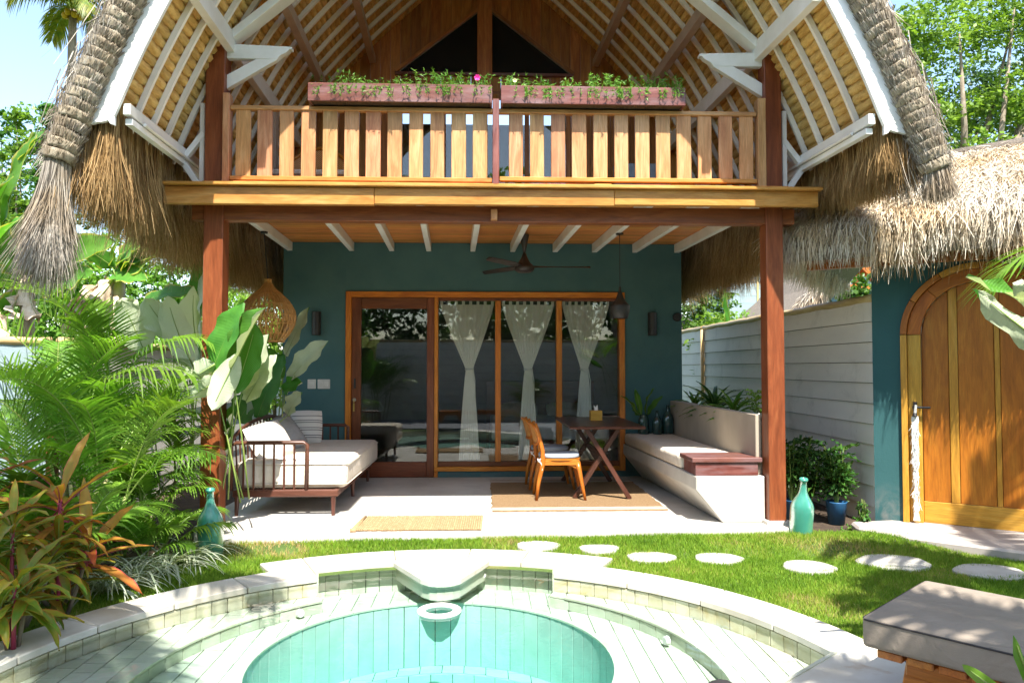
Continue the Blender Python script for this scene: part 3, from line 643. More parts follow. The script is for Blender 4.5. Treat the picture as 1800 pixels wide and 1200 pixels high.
# curved edge stones where shelf turns down
for (c, r, z, a0, a1, w) in ((C2, R2, S1, -30, 210, .05), (C3, R3, S2, -40, 220, .035)):
    n = 22; s = R(a1-a0)/n
    for i in range(n):
        am = R(a0)+s*(i+.5); 
        if c is C2 and aR-.05 < math.atan2(c[1]+r*math.sin(am)-PC[1], c[0]+r*math.cos(am)-PC[0]) < aL+.05: continue
        ring_piece(r-.006, r+w, z-.012, z+.004, R(a0)+s*i+.001, R(a0)+s*(i+1)-.001, c, 3).build('edge_tile', M['tile'], pool, bevel=.002)
# jets
for (x, y, z) in ((1.16, 4.66, -.26), (-1.28, 5.27, -.26), (-.0, 5.86, -.17), (-1.62, 4.98, -.26)):
    d = Vector((PC[0]-x, PC[1]+.6-y, 0)).normalized(); b = B(); b.tube([(x, y, z), (x+d.x*.03, y+d.y*.03, z)], [.03, .026], 12); b.build('water_jet', M['plastic'], pool, bevel=.003)
# water
m, t, p, o_ = newmat('pool_water'); t.nodes.remove(p)
tcn = _n(t, 'ShaderNodeTexCoord'); nz = noise(t, tcn.outputs['Object'], 5.5, 2, .5, .3); bp = _n(t, 'ShaderNodeBump'); bp.inputs['Strength'].default_value = .22; bp.inputs['Distance'].default_value = .03
t.links.new(nz, bp.inputs['Height'])
tr = _n(t, 'ShaderNodeBsdfTransparent'); tr.inputs[0].default_value = (.99, 1, 1, 1)
gl = _n(t, 'ShaderNodeBsdfGlossy'); gl.inputs['Roughness'].default_value = .02; t.links.new(bp.outputs[0], gl.inputs['Normal'])
fr = _n(t, 'ShaderNodeFresnel'); fr.inputs['IOR'].default_value = 1.33; t.links.new(bp.outputs[0], fr.inputs['Normal'])
ms = _n(t, 'ShaderNodeMixShader'); t.links.new(fr.outputs[0], ms.inputs[0]); t.links.new(tr.outputs[0], ms.inputs[1]); t.links.new(gl.outputs[0], ms.inputs[2]); t.links.new(ms.outputs[0], o_.inputs['Surface'])
va = _n(t, 'ShaderNodeVolumeAbsorption'); va.inputs['Color'].default_value = (.06, .93, .90, 1); va.inputs['Density'].default_value = .42
t.links.new(va.outputs[0], o_.inputs['Volume']); M['water'] = m
b = B(); b.prism(arc_pts(PC[0], PC[1], 2.47, 0, 2*math.pi, 95)[:-1], -1.25, ZW, 'z')
tag(b.build('pool_water', M['water'], None, origin=(0, 0, 0)), kind='structure')
# floating ring
b = B(); n = 40; V = []; F = []
prof = [(.088, .0), (.09, .010), (.10, .016), (.125, .016), (.142, .010), (.145, 0), (.135, -.012), (.095, -.012)]
for i in range(n):
    for r, z in prof: V.append((r*math.cos(2*math.pi*i/n), r*math.sin(2*math.pi*i/n), z))
k = len(prof)
for i in range(n):
    for j in range(k): F.append((i*k+j, ((i+1) % n)*k+j, ((i+1) % n)*k+(j+1) % k, i*k+(j+1) % k))
b.add(V, F); rg = b.build('floating_ring', M['plastic'], None, smooth=True, origin=(0, 0, 0)); rg.location = (-.285, 4.87, ZW+.005)
tag(rg, 'small white ring floating on the pool below the stone spout', 'pool ring')
# paving right of the pool
pv = B(); pv.prism([(.9, 2.545), (1.45, 2.995), (2.16, 3.595), (2.21, 3.88), (5.5, 3.5), (5.5, -1.9), (-4.5, -1.9), (-2.9, 1.2), (-.6, 1.2), (-.3, 1.495)], -.16, -.075, 'z')
tag(pv.build('poolside_paving', M['paving'], None), kind='structure')
stain(M['walltile'], (.42, .32, .12), 5, .48, .66, .7)
# ---------------------------------------------------------------- grass blades
def in_lawn(x, y):
    r = np.hypot(x-PC[0], y-PC[1]); a = np.arctan2(y-PC[1], x-PC[0])
    ok = (r > np.where((a > aR-.12) & (a < aL+.12), 2.805, 2.525)) & (y < 6.44+.035*(x+2.2)) & (y > 2.4)
    ok &= ~((x > 2.15) & (y < 3.75)) & ~((x > .6) & (y < 3.6) & (r < 3.2))
    left = np.interp(y, [3, 3.2, 4.7, 5.5, 6.15, 6.6], [-3.0, -3.0, -2.95, -2.5, -2.2, -2.35]); ok &= x > left-.25*rng.random(len(x))
    ok &= ~((x > 3.44) & (y > 6.74-(x-3.44)*.87)); ok &= ~((x > 2.9) & (y > 6.78)); ok &= x < 5.2
    for (sx, sy, rx, ry) in STONES: ok &= ((x-sx)/(rx-.012))**2+((y-sy)/(ry*.74-.012))**2 > 1
    return ok
STONES = [(.46, 6.32, .185, .155), (.97, 6.24, .175, .15), (1.36, 6.03, .20, .165), (1.90, 5.97, .195, .165), (2.52, 5.69, .20, .18), (3.25, 5.80, .28, .22), (3.83, 5.50, .26, .21)]
N = 520000; gx = rng.uniform(-3.4, 4.6, N); gy = 2.4+4.5*rng.random(N)**.85; k = in_lawn(gx, gy); gx, gy = gx[k], gy[k]; N = len(gx)
bare = (np.sin(gx*3.1+1)*np.sin(gy*4.3)+np.sin(gx*7+gy*5)*.5)
pat = np.exp(-((gx+1.9)**2/.25+(gy-6.28)**2/.03))+.8*np.exp(-((gx-2.95)**2/.2+(gy-6.2)**2/.06))
k = rng.random(N) > np.clip(pat*.9+(bare > 1.05)*.35, 0, .95); gx, gy, pat, bare = gx[k], gy[k], pat[k], bare[k]; N = len(gx)
h = rng.uniform(.012, .032, N)*(1+.25*np.sin(gx*5)*np.sin(gy*6)); ang_ = rng.uniform(0, 2*np.pi, N); w = rng.uniform(.0022, .0042, N)
lean = rng.normal(0, .014, (N, 2)); dx, dy = np.cos(ang_)*w, np.sin(ang_)*w; z0 = -.112+.062*np.clip((gy-6.02)/.4, 0, 1)
Q = np.stack([np.stack([gx-dx, gy-dy, z0], 1), np.stack([gx+dx, gy+dy, z0], 1), np.stack([gx+lean[:, 0], gy+lean[:, 1], z0+h+.012], 1)], 1)
dry = np.clip(pat+.35*(bare > .8), 0, 1)
rv = np.clip(rng.normal(.42, .16, N)+dry*.45+.10*np.sin(gx*2.7+np.sin(gy*3)*2)+.08*np.sin(gy*9+gx*5)*np.sin(gx*8), 0, 1)
M['grass'] = strandmat('grass_blade', [(0, (.08, .18, .012)), (.4, (.17, .31, .022)), (.7, (.28, .38, .04)), (.88, (.42, .33, .11)), (1, (.5, .36, .17))], .6, .35, .25)
o = link('grass', mesh_quads('grass', Q, 0, M['grass'], rv, tri=True), None, None, (0, 0, 0)); tag(o, 'short bright green lawn grass between the pool and the patio', 'grass', kind='stuff')
print('grass', N)
lab = ['round pale stepping stone nearest the doormat end of the row', 'pointed pale stepping stone beside the one at the end of the row', 'third pale stepping stone, above the pool coping', 'pale stepping stone straight below the concrete bench front', 'small pale stepping stone below the green bottle at the right post', 'large pale stepping stone half shaded before the gate slab', 'stepping stone in dappled shade at the right end of the row']
for (x, y, rx, ry), l in zip(STONES, lab):
    ph = U(0, 6); pts = [(x+rx*(1+.04*math.sin(3*a+ph)+.03*math.sin(5*a+ph))*math.cos(a), y+ry*(1+.05*math.sin(2*a+ph))*math.sin(a)) for a in [2*math.pi*i/40 for i in range(40)]]
    ry *= .74; up_ = .062*min(1, max(0, (y-ry*.7-6.02)/.4)); o = B().prism(pts, -.13, -.085+up_, 'z').build('stepping_stone', M['stone'], None, bevel=.012, seg=2); tag(o, l, 'stepping stone', 'round stepping stones across the lawn')
# ================================================================ VILLA
villa = thing('thatched_villa', 'two storey villa with bell shaped thatched gable roof, wooden balcony and teal wall', 'house', (.1, 7.5, 0), world=True)
VG = villa
def ax(Y): return .13-.04*(Y-6.85)
YF, YW = 5.64, 9.85                                 # verge plane, wall plane
ctrl = [(2.99, 3.30), (2.79, 3.80), (2.55, 4.30), (2.20, 4.92), (1.62, 5.58), (.80, 6.36), (0, 7.02)]
_tt = np.linspace(0, 1, len(ctrl)); _c = np.array(ctrl); _d = np.linspace(0, 1, 200)
# smooth the control polygon
_x = np.interp(_d, _tt, _c[:, 0]); _z = np.interp(_d, _tt, _c[:, 1]); _k = np.ones(25)/25
def _sm(a): return np.concatenate([a[:12], np.convolve(a, _k, 'valid'), a[-12:]])
_x, _z = _sm(_x), _sm(_z)
_s = np.concatenate([[0], np.cumsum(np.hypot(np.diff(_x), np.diff(_z)))]); PLEN = _s[-1]
def prof(s, off=0):
    """point on the roof's underside at arc length s from the eave (half width, height), moved outwards by off"""
    x = np.interp(s, _s, _x); z = np.interp(s, _s, _z)
    dx = np.interp(s+.15, _s, _x)-np.interp(s-.15, _s, _x); dz = np.interp(s+.15, _s, _z)-np.interp(s-.15, _s, _z); l = math.hypot(dx, dz)
    return float(x+dz/l*off), float(z-dx/l*off)
# ---- posts and lower frame
for sx, x0, x1 in ((-1, -2.545, -2.37), (1, 2.64, 2.80)):
    bx('post', x0, x1, 6.78, 6.95, 0, 4.47, M['post'], VG, .006)
    bx('post_footing', x0-.035, x1+.035, 6.745, 6.985, -.15, .035, M['concrete'], VG, .008)
bx('tie_beam', -2.66, 2.92, 6.80, 6.93, 2.79, 2.935, M['post'], VG, .005).location.y -= .0
bx('deck_fascia', -2.83, -.98, 6.60, 6.66, 2.895, 3.05, M['deck'], VG, .005)
bx('deck_fascia', -.977, 1.18, 6.602, 6.66, 2.905, 3.052, M['deck'], VG, .005)
bx('deck_fascia', 1.183, 3.06, 6.604, 6.66, 2.915, 3.055, M['deck'], VG, .005)
bx('deck_board', -2.82, 3.08, 6.55, 6.80, 3.056, 3.083, M['deck'], VG, .004)
for i in range(24):
    y = 6.803+i*.127; bx('deck_board', -2.6+ax(y)-.1, 2.65+ax(y)-.1, y, y+.123, 3.125, 3.15, M['deck'], VG, 0)
bx('bracket_block', .065, .125, 6.72, 6.80, 2.80, 2.895, M['teak'], VG)
# joists and ceiling boards
for i, (xb, xf) in enumerate(zip((-2.56, -1.75, -1.22, -.73, -.145, .385, .955, 1.485, 2.03, 2.60), (-2.44, -1.63, -1.10, -.61, -.03, .50, 1.075, 1.60, 2.15, 2.72))):
    bm_('ceiling_joist', (xf, 6.94, 3.045), (xb, 9.84, 3.045), .065, .115, M['white'], VG, up=(0, 0, 1))
for i in range(27):
    y = 6.68+i*.1175; bx('ceiling_board', -2.62+ax(y)-.02, 2.68+ax(y), y, y+.114, 3.105, 3.12, M['ceilw'], VG, .002)
# ---- wall (with openings) and inside
def wallbox(name, x0, x1, z0, z1, mat=M['teal'], y0=YW, y1=YW+.18): return bx(name, x0, x1, y0, y1, z0, z1, mat, VG, 0)
wallbox('wall', -2.645, -1.825, -.1, 3.10); wallbox('wall', 1.895, 2.665, -.1, 3.10)
wallbox('wall', -1.825, 1.895, 2.452, 3.10); wallbox('wall', -.655, 1.895, -.1, .075)
for x in (-2.645, 2.625): bx('side_wall', x, x+.04, YW+.18, 13.2, -.1, 3.1, M['teal'], VG, 0)
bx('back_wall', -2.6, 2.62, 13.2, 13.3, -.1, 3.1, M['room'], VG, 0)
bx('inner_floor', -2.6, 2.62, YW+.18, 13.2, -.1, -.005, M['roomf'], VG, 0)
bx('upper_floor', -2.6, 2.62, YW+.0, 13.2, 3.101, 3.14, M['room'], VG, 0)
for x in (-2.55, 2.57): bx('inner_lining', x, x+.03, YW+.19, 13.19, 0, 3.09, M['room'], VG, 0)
# frame of door and windows
yf0, yf1 = YW-.03, YW+.14
f = M['frame']
bx('outer_frame', -1.82, -1.745, yf0, yf1, 0, 2.45, f, VG); bx('outer_frame', 1.815, 1.89, yf0, yf1, .075, 2.45, f, VG)
bx('outer_frame', -1.744, 1.814, yf0, yf1, 2.375, 2.45, f, VG)
bx('outer_frame', -.652, 1.814, yf0, yf1, .078, .135, f, VG); bx('outer_frame', -.652, -.602, yf0+.001, yf1, .136, 2.374, f, VG); bx('outer_frame', -.652, -.602, yf0+.001, yf1, 0, .074, f, VG)
bx('window_rail', -.60, 1.813, YW+.02, YW+.10, .136, .20, M['leafw'], VG); bx('window_rail', -.60, 1.813, YW+.02, YW+.10, 2.335, 2.374, M['leafw'], VG)
for x in (.155, .972): bx('mullion', x, x+.075, yf0+.012, YW+.11, .201, 2.334, f, VG)
# glass
m, t, p, o_ = newmat('window_glass'); t.nodes.remove(p)
tr = _n(t, 'ShaderNodeBsdfTransparent'); tr.inputs[0].default_value = (.975, .985, .975, 1)
gl = _n(t, 'ShaderNodeBsdfGlossy'); gl.inputs['Roughness'].default_value = .0
gl.inputs[0].default_value = (.95, .98, .97, 1)
fr = _n(t, 'ShaderNodeFresnel'); fr.inputs['IOR'].default_value = 1.5; ms = _n(t, 'ShaderNodeMixShader')
ad = _n(t, 'ShaderNodeMath', operation='ADD'); ad.inputs[1].default_value = .005; t.links.new(fr.outputs[0], ad.inputs[0])
t.links.new(ad.outputs[0], ms.inputs[0]); t.links.new(tr.outputs[0], ms.inputs[1]); t.links.new(gl.outputs[0], ms.inputs[2]); t.links.new(ms.outputs[0], o_.inputs[0]); M['glass'] = m
for x0, x1 in ((-.601, .154), (.231, .971), (1.048, 1.813)): bx('window_pane', x0, x1, YW+.05, YW+.056, .201, 2.334, M['glass'], VG, 0)
# door
D = bx('door', -1.742, -1.62, YW+.0, YW+.055, .0, 2.373, M['leafw'], VG)
bx('stile', -.752, -.655, YW, YW+.055, .0, 2.373, M['leafw'], D); bx('rail', -1.618, -.754, YW+.001, YW+.054, 2.225, 2.372, M['leafw'], D)
bx('rail', -1.618, -.754, YW+.001, YW+.054, .001, .20, M['leafw'], D)
bx('door_pane', -1.619, -.753, YW+.025, YW+.031, .199, 2.226, M['glass'], D, 0)
b = B(); b.box(-1.71, -1.685, YW-.018, YW-.002, 1.17, 1.30); b.build('lock_plate', M['black'], D, .003)
b = B(); b.tube([(-1.70, YW-.03, 1.02), (-1.70, YW, 1.02)], .022, 12); b.build('lock', M['steel'], D)
b = B(); b.tube([(-1.70, YW-.045, 1.035), (-1.70, YW-.047, .98)], .006, 6); b.box(-1.712, -1.688, YW-.055, YW-.045, .87, .975)
tag(b.build('key_fob', M['brass'], None, .002), 'brass key fob hanging in the lock of the glass door', 'key')
# ---- upper gable wall of upright planks
def wgab(z):
    s = np.linspace(0, PLEN, 80); pts = [prof(q, .05) for q in s]; zz = [q[1] for q in pts]; xx = [q[0] for q in pts]
    return float(np.interp(z, zz, xx))
cx = ax(YW); x = -2.75
while x < 2.75:
    w = .135; z1a = 7.0
    def top(xx):
        lo, hi = 3.2, 7.05
        for _ in range(24):
            md = (lo+hi)/2
            if wgab(md) > abs(xx): lo = md
            else: hi = md
        return lo
    xa, xb = x+.002, x+w-.002; ta, tb = top(xa), top(xb)
    # pieces: below door head, above; leave the glass openings free
    segs = []
    inner = (xa > -1.2 and xb < 1.2)
    if inner:
        def hyp(xx): return 5.42+max(0, (1.17-abs(xx)))*.775
        segs.append(((xa, 5.16), (xb, 5.16), (xb, 5.40), (xa, 5.40)))
        segs.append(((xa, hyp(xa)+.06), (xb, hyp(xb)+.06), (xb, tb), (xa, ta)))
    else: segs.append(((xa, 3.15), (xb, 3.15), (xb, tb), (xa, ta)))
    for s in segs:
        if s[2][1] > s[1][1]+.03 and s[3][1] > s[0][1]+.03:
            B().prism([(cx+q[0], q[1]) for q in s], YW+.01+U(0, .004), YW+.04, 'y').build('gable_plank', M['gable'], VG)
    x += w
m, t, p, o_ = newmat('upper_glass'); p.inputs['Base Color'].default_value = (.012, .014, .018, 1); p.inputs['Roughness'].default_value = .03; p.inputs['Specular IOR Level'].default_value = .25; M['glass2'] = m
gl_ = M['glass2']
g2 = M['post']
bx('king_post', cx-.10, cx+.10, YW-.08, YW+.009, 4.9, 6.9, M['gable'], VG)
for s in (-1, 1):
    w = B().prism([(cx+s*.10, 5.40), (cx+s*1.17, 5.40), (cx+s*.10, 6.23)], YW+.02, YW+.024, 'y').build('gable_window', gl_, VG)
    bm_('window_frame', (cx+s*1.2, YW-.01, 5.385), (cx+s*.1, YW-.01, 5.385), .05, .04, M['mahog'], w)
    bm_('window_frame', (cx+s*1.2, YW-.01, 5.41), (cx+s*.1, YW-.01, 6.262), .05, .045, M['gable'], w)
bx('door_head', cx-1.16, cx+1.16, YW-.02, YW+.008, 5.04, 5.16, M['gable'], VG)
for i, x in enumerate((-1.16, -.58, -.02, .54, 1.10)): bx('door_stile', cx+x, cx+x+.06, YW-.015, YW+.03, 3.16, 5.035, M['gable'], VG)
for x in (-1.10, -.52, .04, .60): bx('balcony_door_pane', cx+x, cx+x+.52, YW+.01, YW+.015, 3.16, 5.03, M['glass'], VG, 0)
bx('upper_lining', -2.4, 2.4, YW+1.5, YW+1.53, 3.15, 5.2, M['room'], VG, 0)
# ---- roof frame
def RP(side, s, Y, off=0): x, z = prof(s, off); return Vector((ax(Y)+side*x, Y, z))
NS = 26
def follow(side, Y, off0, off1, y0, y1, s0=0, s1=None, n=NS):
    """board that follows the roof's curve, between two offsets and two depths"""
    s1 = s1 or PLEN; b = B(); V = []; F = []
    for i in range(n+1):
        s = s0+(s1-s0)*i/n
        for off, y in ((off0, y0), (off0, y1), (off1, y1), (off1, y0)):
            x, z = prof(s, off); V.append((ax(Y)+side*x, y, z))
    for i in range(n):
        for k in range(4): F.append((i*4+k, i*4+(k+1) % 4, (i+1)*4+(k+1) % 4, (i+1)*4+k))
    F += [(0, 1, 2, 3), (n*4+3, n*4+2, n*4+1, n*4)]; b.add(V, F); return b
for sd in (-1, 1):
    bb = follow(sd, YF, 0, .150, YF, YF+.035, .05); bb.build('barge_board', M['barge'], VG, .003)
    # shaped foot of the barge board
    x0, z0 = prof(.05, 0); x1, z1 = prof(.05, .150); c = ax(YF)
    P = [(x0, z0), (x1, z1), (x1+.035, z1-.12), (x1-.02, z1-.105), (x0+.10, z0-.05), (x0+.045, z0-.035), (x0+.03, z0-.06), (x0-.0, z0-.07)]
    B().prism([(c+sd*q[0], q[1]) for q in P], YF+.001, YF+.034, 'y').build('barge_foot', M['barge'], VG, .003)
first = None
for i in range(13):
    Y = 5.98+i*.30
    for sd in (-1, 1):
        if first is None or sd == 1 and i == 0:
            o = follow(sd, 0, .0, .045, -.016, .016, .02).build('rafter', M['rafter'], VG, origin=(0, 0, 0)); o.location = Vector((ax(Y)-ax(0), Y, 0))-ORG[villa.name]
            first = first or {}; first[sd] = o.data
        else: place('rafter', first[sd], VG, (ax(Y)-ax(0), Y, 0))
# rolls of thatch lashed across the rafters
rollm = []
for k in range(4):
    L = 4.5; n = 150; m_ = 7; V = []; F = []; ph = U(0, 9)
    for i in range(n+1):
        y = L*i/n; bulge = .9+.16*abs(math.sin((y+ph)*math.pi/.105))**.6+.05*math.sin(y*9+ph*3)+U(-.03, .03)
        for j in range(m_):
            a = 2*math.pi*j/m_+y*3; r = .050*bulge*(1+U(-.06, .06)); V.append((math.cos(a)*r, y, math.sin(a)*r))
    for i in range(n):
        for j in range(m_): F.append((i*m_+j, i*m_+(j+1) % m_, (i+1)*m_+(j+1) % m_, (i+1)*m_+j))
    F += [tuple(range(m_)), tuple(range(n*m_+m_-1, n*m_-1, -1))]
    rollm.append(mesh_np('thatch_roll', V, F, [M['roll']], True))
nr = int(PLEN/.083)
for i in range(nr):
    s = .03+i*.083
    for sd in (-1, 1):
        x, z = prof(s, .092); Y0 = 5.685+U(-.008, .008)
        place('thatch_roll', rollm[(i*3+(sd > 0)) % 4], VG, (ax(Y0)+sd*x, Y0, z), (0, 0, .04), (1, U(.97, 1.02), 1))
# second row of butts seen beyond the barge board
V = None; bb = B()
for i in range(int(PLEN/.095)):
    s = .08+i*.095
    for sd in (-1, 1):
        x, z = prof(s, .20+U(-.015, .015)); Y0 = 5.60+U(-.04, .02); r = U(.036, .05)
        bb.tube([(ax(Y0)+sd*x, Y0, z), (ax(Y0)+sd*x, Y0+.03, z), (ax(Y0)+sd*x, Y0+.35, z)], [r*.8, r, r], 7)
bb.build('thatch_butts', M['roll'], VG, smooth=True)['kind'] = 'stuff'
# outer thatch body
for sd in (-1, 1):
    P = []
    for i in range(30):
        s = PLEN*i/29; row = []
        for j in range(9):
            Y = 5.72+(13.3-5.72)*j/8; row.append(RP(sd, s, Y, .15))
        P.append(row)
    b = B(); Q = [[RP(sd, PLEN*i/29, 5.72+(13.3-5.72)*j/8, .40+.02*math.sin(i*2+j)) for j in range(9)] for i in range(30)]
    V = [p for r in P for p in r]+[p for r in Q for p in r]; N_ = 270; F = []
    for i in range(29):
        for j in range(8):
            a = i*9+j; F.append((a, a+1, a+10, a+9)); F.append((a+N_, a+9+N_, a+10+N_, a+1+N_))
        F.append((i*9, (i+1)*9, (i+1)*9+N_, i*9+N_)); F.append((i*9+8, i*9+8+N_, (i+1)*9+8+N_, (i+1)*9+8))
    for j in range(8): F.append((j, j+N_, j+1+N_, j+1))
    b.add(V, F); b.build('roof_thatch', M['strawb'], VG)
    # strands lying on the outside
    n = 9000; s = rng.uniform(0, PLEN, n); yy = rng.uniform(5.6, 11.5, n); root = np.zeros((n, 3)); dd = np.zeros((n, 3))
    for i in range(n):
        x, z = prof(s[i], .43+rng.random()*.05); x2, z2 = prof(max(0, s[i]-.3), .43); root[i] = (ax(yy[i])+sd*x, yy[i], z); dd[i] = (sd*(x2-x), 0, z2-z-.02)
    dd /= (np.linalg.norm(dd, axis=1)[:, None]+1e-6); dd[np.linalg.norm(dd, axis=1) < .5] = (sd*.3, 0, -1)
    strands('roof_straw', root, dd, rng.uniform(.25, .5, n), .012, M['strawg'], VG, grav=.2, seg=2)
    # hanging eave: curtain of long straw
    n = 40000; yy = 5.70+rng.random(n)**1.15*6.5; lay = rng.random(n)
    clumpy = np.sin(yy*23)*.03+np.sin(yy*61)*.02
    root = np.stack([sd*(2.98+lay*.42+clumpy*.5), yy, 3.50+lay*.12-rng.random(n)*.5*(lay > .3)], 1); root[:, 0] += np.array([ax(y) for y in yy])
    Ln = (root[:, 2]-(2.57+.15*np.exp(-(yy-5.7)/.5)+.05*np.sin(yy*3.1)+.04*np.sin(yy*7.7+1)+clumpy+((sd > 0)*.30/(1+np.exp((yy-7.5)/.12)))))*rng.uniform(.74, 1.05, n)
    hang = np.stack([np.full(n, sd*.05), rng.normal(0, .02, n), np.full(n, -1.)], 1)
    rvv = np.clip(rng.beta(2, 2.2, n)*.85+.25*(lay > .7), 0, 1)
    strands('eave_straw', root, hang, np.maximum(Ln, .2), .0068, M['straw'], VG, grav=0, seg=3, jit=.022, rv=rvv)
    b = B(); Pg = [[Vector((ax(5.75+i*.9)+sd*(3.14+.02*math.sin(i*3+j)), 5.75+i*.9, 3.55-j*(.13 if sd < 0 else .095))) for j in range(7)] for i in range(9)]
    b.slab(Pg, (sd*.16, 0, 0)); b.build('eave_thatch', M['strawb'], VG)
# verge roll: tied bands following the front edge
def vp(sd, s, off=.25, y=5.62):
    x, z = prof(max(s, 0), off)
    if s < 0: x += -s*.34; z += s*.95
    return Vector((ax(y)+sd*x, y, z))
bandm = []
for k in range(3):
    b = B(); pr = [(.095, 0), (.106, .005), (.110, .022), (.112, .05), (.108, .072), (.096, .078)]
    V = []; n = 26
    for r, z in pr:
        for j in range(n): a = 2*math.pi*j/n; rr = r*(1+U(-.05, .05)); V.append((rr*math.cos(a), rr*math.sin(a), z+U(-.004, .004)+.006*math.sin(a*2+k)))
    F = [(i*n+j, i*n+(j+1) % n, (i+1)*n+(j+1) % n, (i+1)*n+j) for i in range(5) for j in range(n)]+[tuple(range(n-1, -1, -1)), tuple(range(5*n, 6*n))]
    bandm.append(mesh_np('verge_band', V, F, [M['band']], True))
for sd in (-1, 1):
    s = -.42; k = 0
    while s < PLEN-.05:
        p0 = vp(sd, s); p1 = vp(sd, s+.08); d = p1-p0; q = d.to_track_quat('Z', 'Y').to_euler()
        o = place('verge_band', bandm[k % 3], VG, p0, q, (U(.95, 1.06), U(.95, 1.06), d.length/.078*.98)); s += .08; k += 1
    core = B(); core.tube([vp(sd, -.42+i*.12) for i in range(int((PLEN+.42)/.12)+1)], .09, 10); core.build('twine_core', M['twine'], VG)
    # rough straw along the roll's outer side
    n = 5200; s = rng.uniform(-.35, PLEN, n); root = []; dd = []
    for q in s:
        p = vp(sd, q, .25+.09+rng.random()*.05, 5.60+rng.uniform(-.03, .30)); p2 = vp(sd, q-.2, .385, 5.65); root.append(p); dd.append((p2-p).normalized()+Vector((sd*.12, 0, -.1)))
    strands('verge_straw', np.array([tuple(v) for v in root]), np.array([tuple(v) for v in dd]), rng.uniform(.08, .26, n), .009, M['strawg'], VG, grav=.2, seg=2, jit=.22)
    n = 15000; s = rng.uniform(-.42, 2.6, n); aa = rng.uniform(0, 2*np.pi, n); root = []; dd = []
    for q, a in zip(s, aa):
        q = math.floor(q/.08)*.08+U(0, .02)+(-.42 % .08); p = vp(sd, q); t_ = (vp(sd, q+.08)-p).normalized(); n1_ = t_.cross(Vector((0, 1, 0))).normalized(); n2_ = t_.cross(n1_)
        root.append(p+(n1_*math.cos(a)+n2_*math.sin(a))*.107); dd.append(t_+(n1_*math.cos(a)+n2_*math.sin(a))*.10)
    strands('band_straw', np.array([tuple(v) for v in root]), np.array([tuple(v) for v in dd]), rng.uniform(.05, .075, n), .0065, M['strawg'], VG, grav=0, seg=1, jit=.10, tip=.6, rv=np.clip(rng.normal(.55, .25, n), 0, 1))
# tassels at the feet of the rolls
for sd, n, ln, sp in ((-1, 4600, .90, .05), (1, 1200, .27, .16)):
    p = vp(sd, -.42); a = rng.uniform(0, 2*np.pi, n); r = np.sqrt(rng.random(n))
    root = np.stack([p.x+np.cos(a)*r*.085, p.y+np.sin(a)*r*.085, np.full(n, p.z+.02)], 1)
    dd = np.stack([np.cos(a)*r*sp+sd*.11, np.sin(a)*r*sp, np.full(n, -1.)], 1)
    strands('tassel', root, dd, ln*rng.uniform(.6, 1.05, n), .008, M['strawg'], VG, grav=.0, seg=4, jit=.022, rv=np.clip(rng.normal(.5, .22, n), 0, 1))
# loose straw hanging from the feet of the barge boards
for sd in (-1, 1):
    n = 500; c = W(150, 225, 5.66) if sd < 0 else W(1590, 235, 5.66)
    root = np.stack([c.x+sd*.06+rng.normal(0, .05, n), 5.70+rng.uniform(0, .3, n), c.z+rng.uniform(-.1, .25, n)], 1)
    strands('verge_straw', root, np.tile([sd*.12, -.05, -1.], (n, 1)), rng.uniform(.25, .6, n), .007, M['strawg'], VG, grav=0, seg=3, jit=.05)
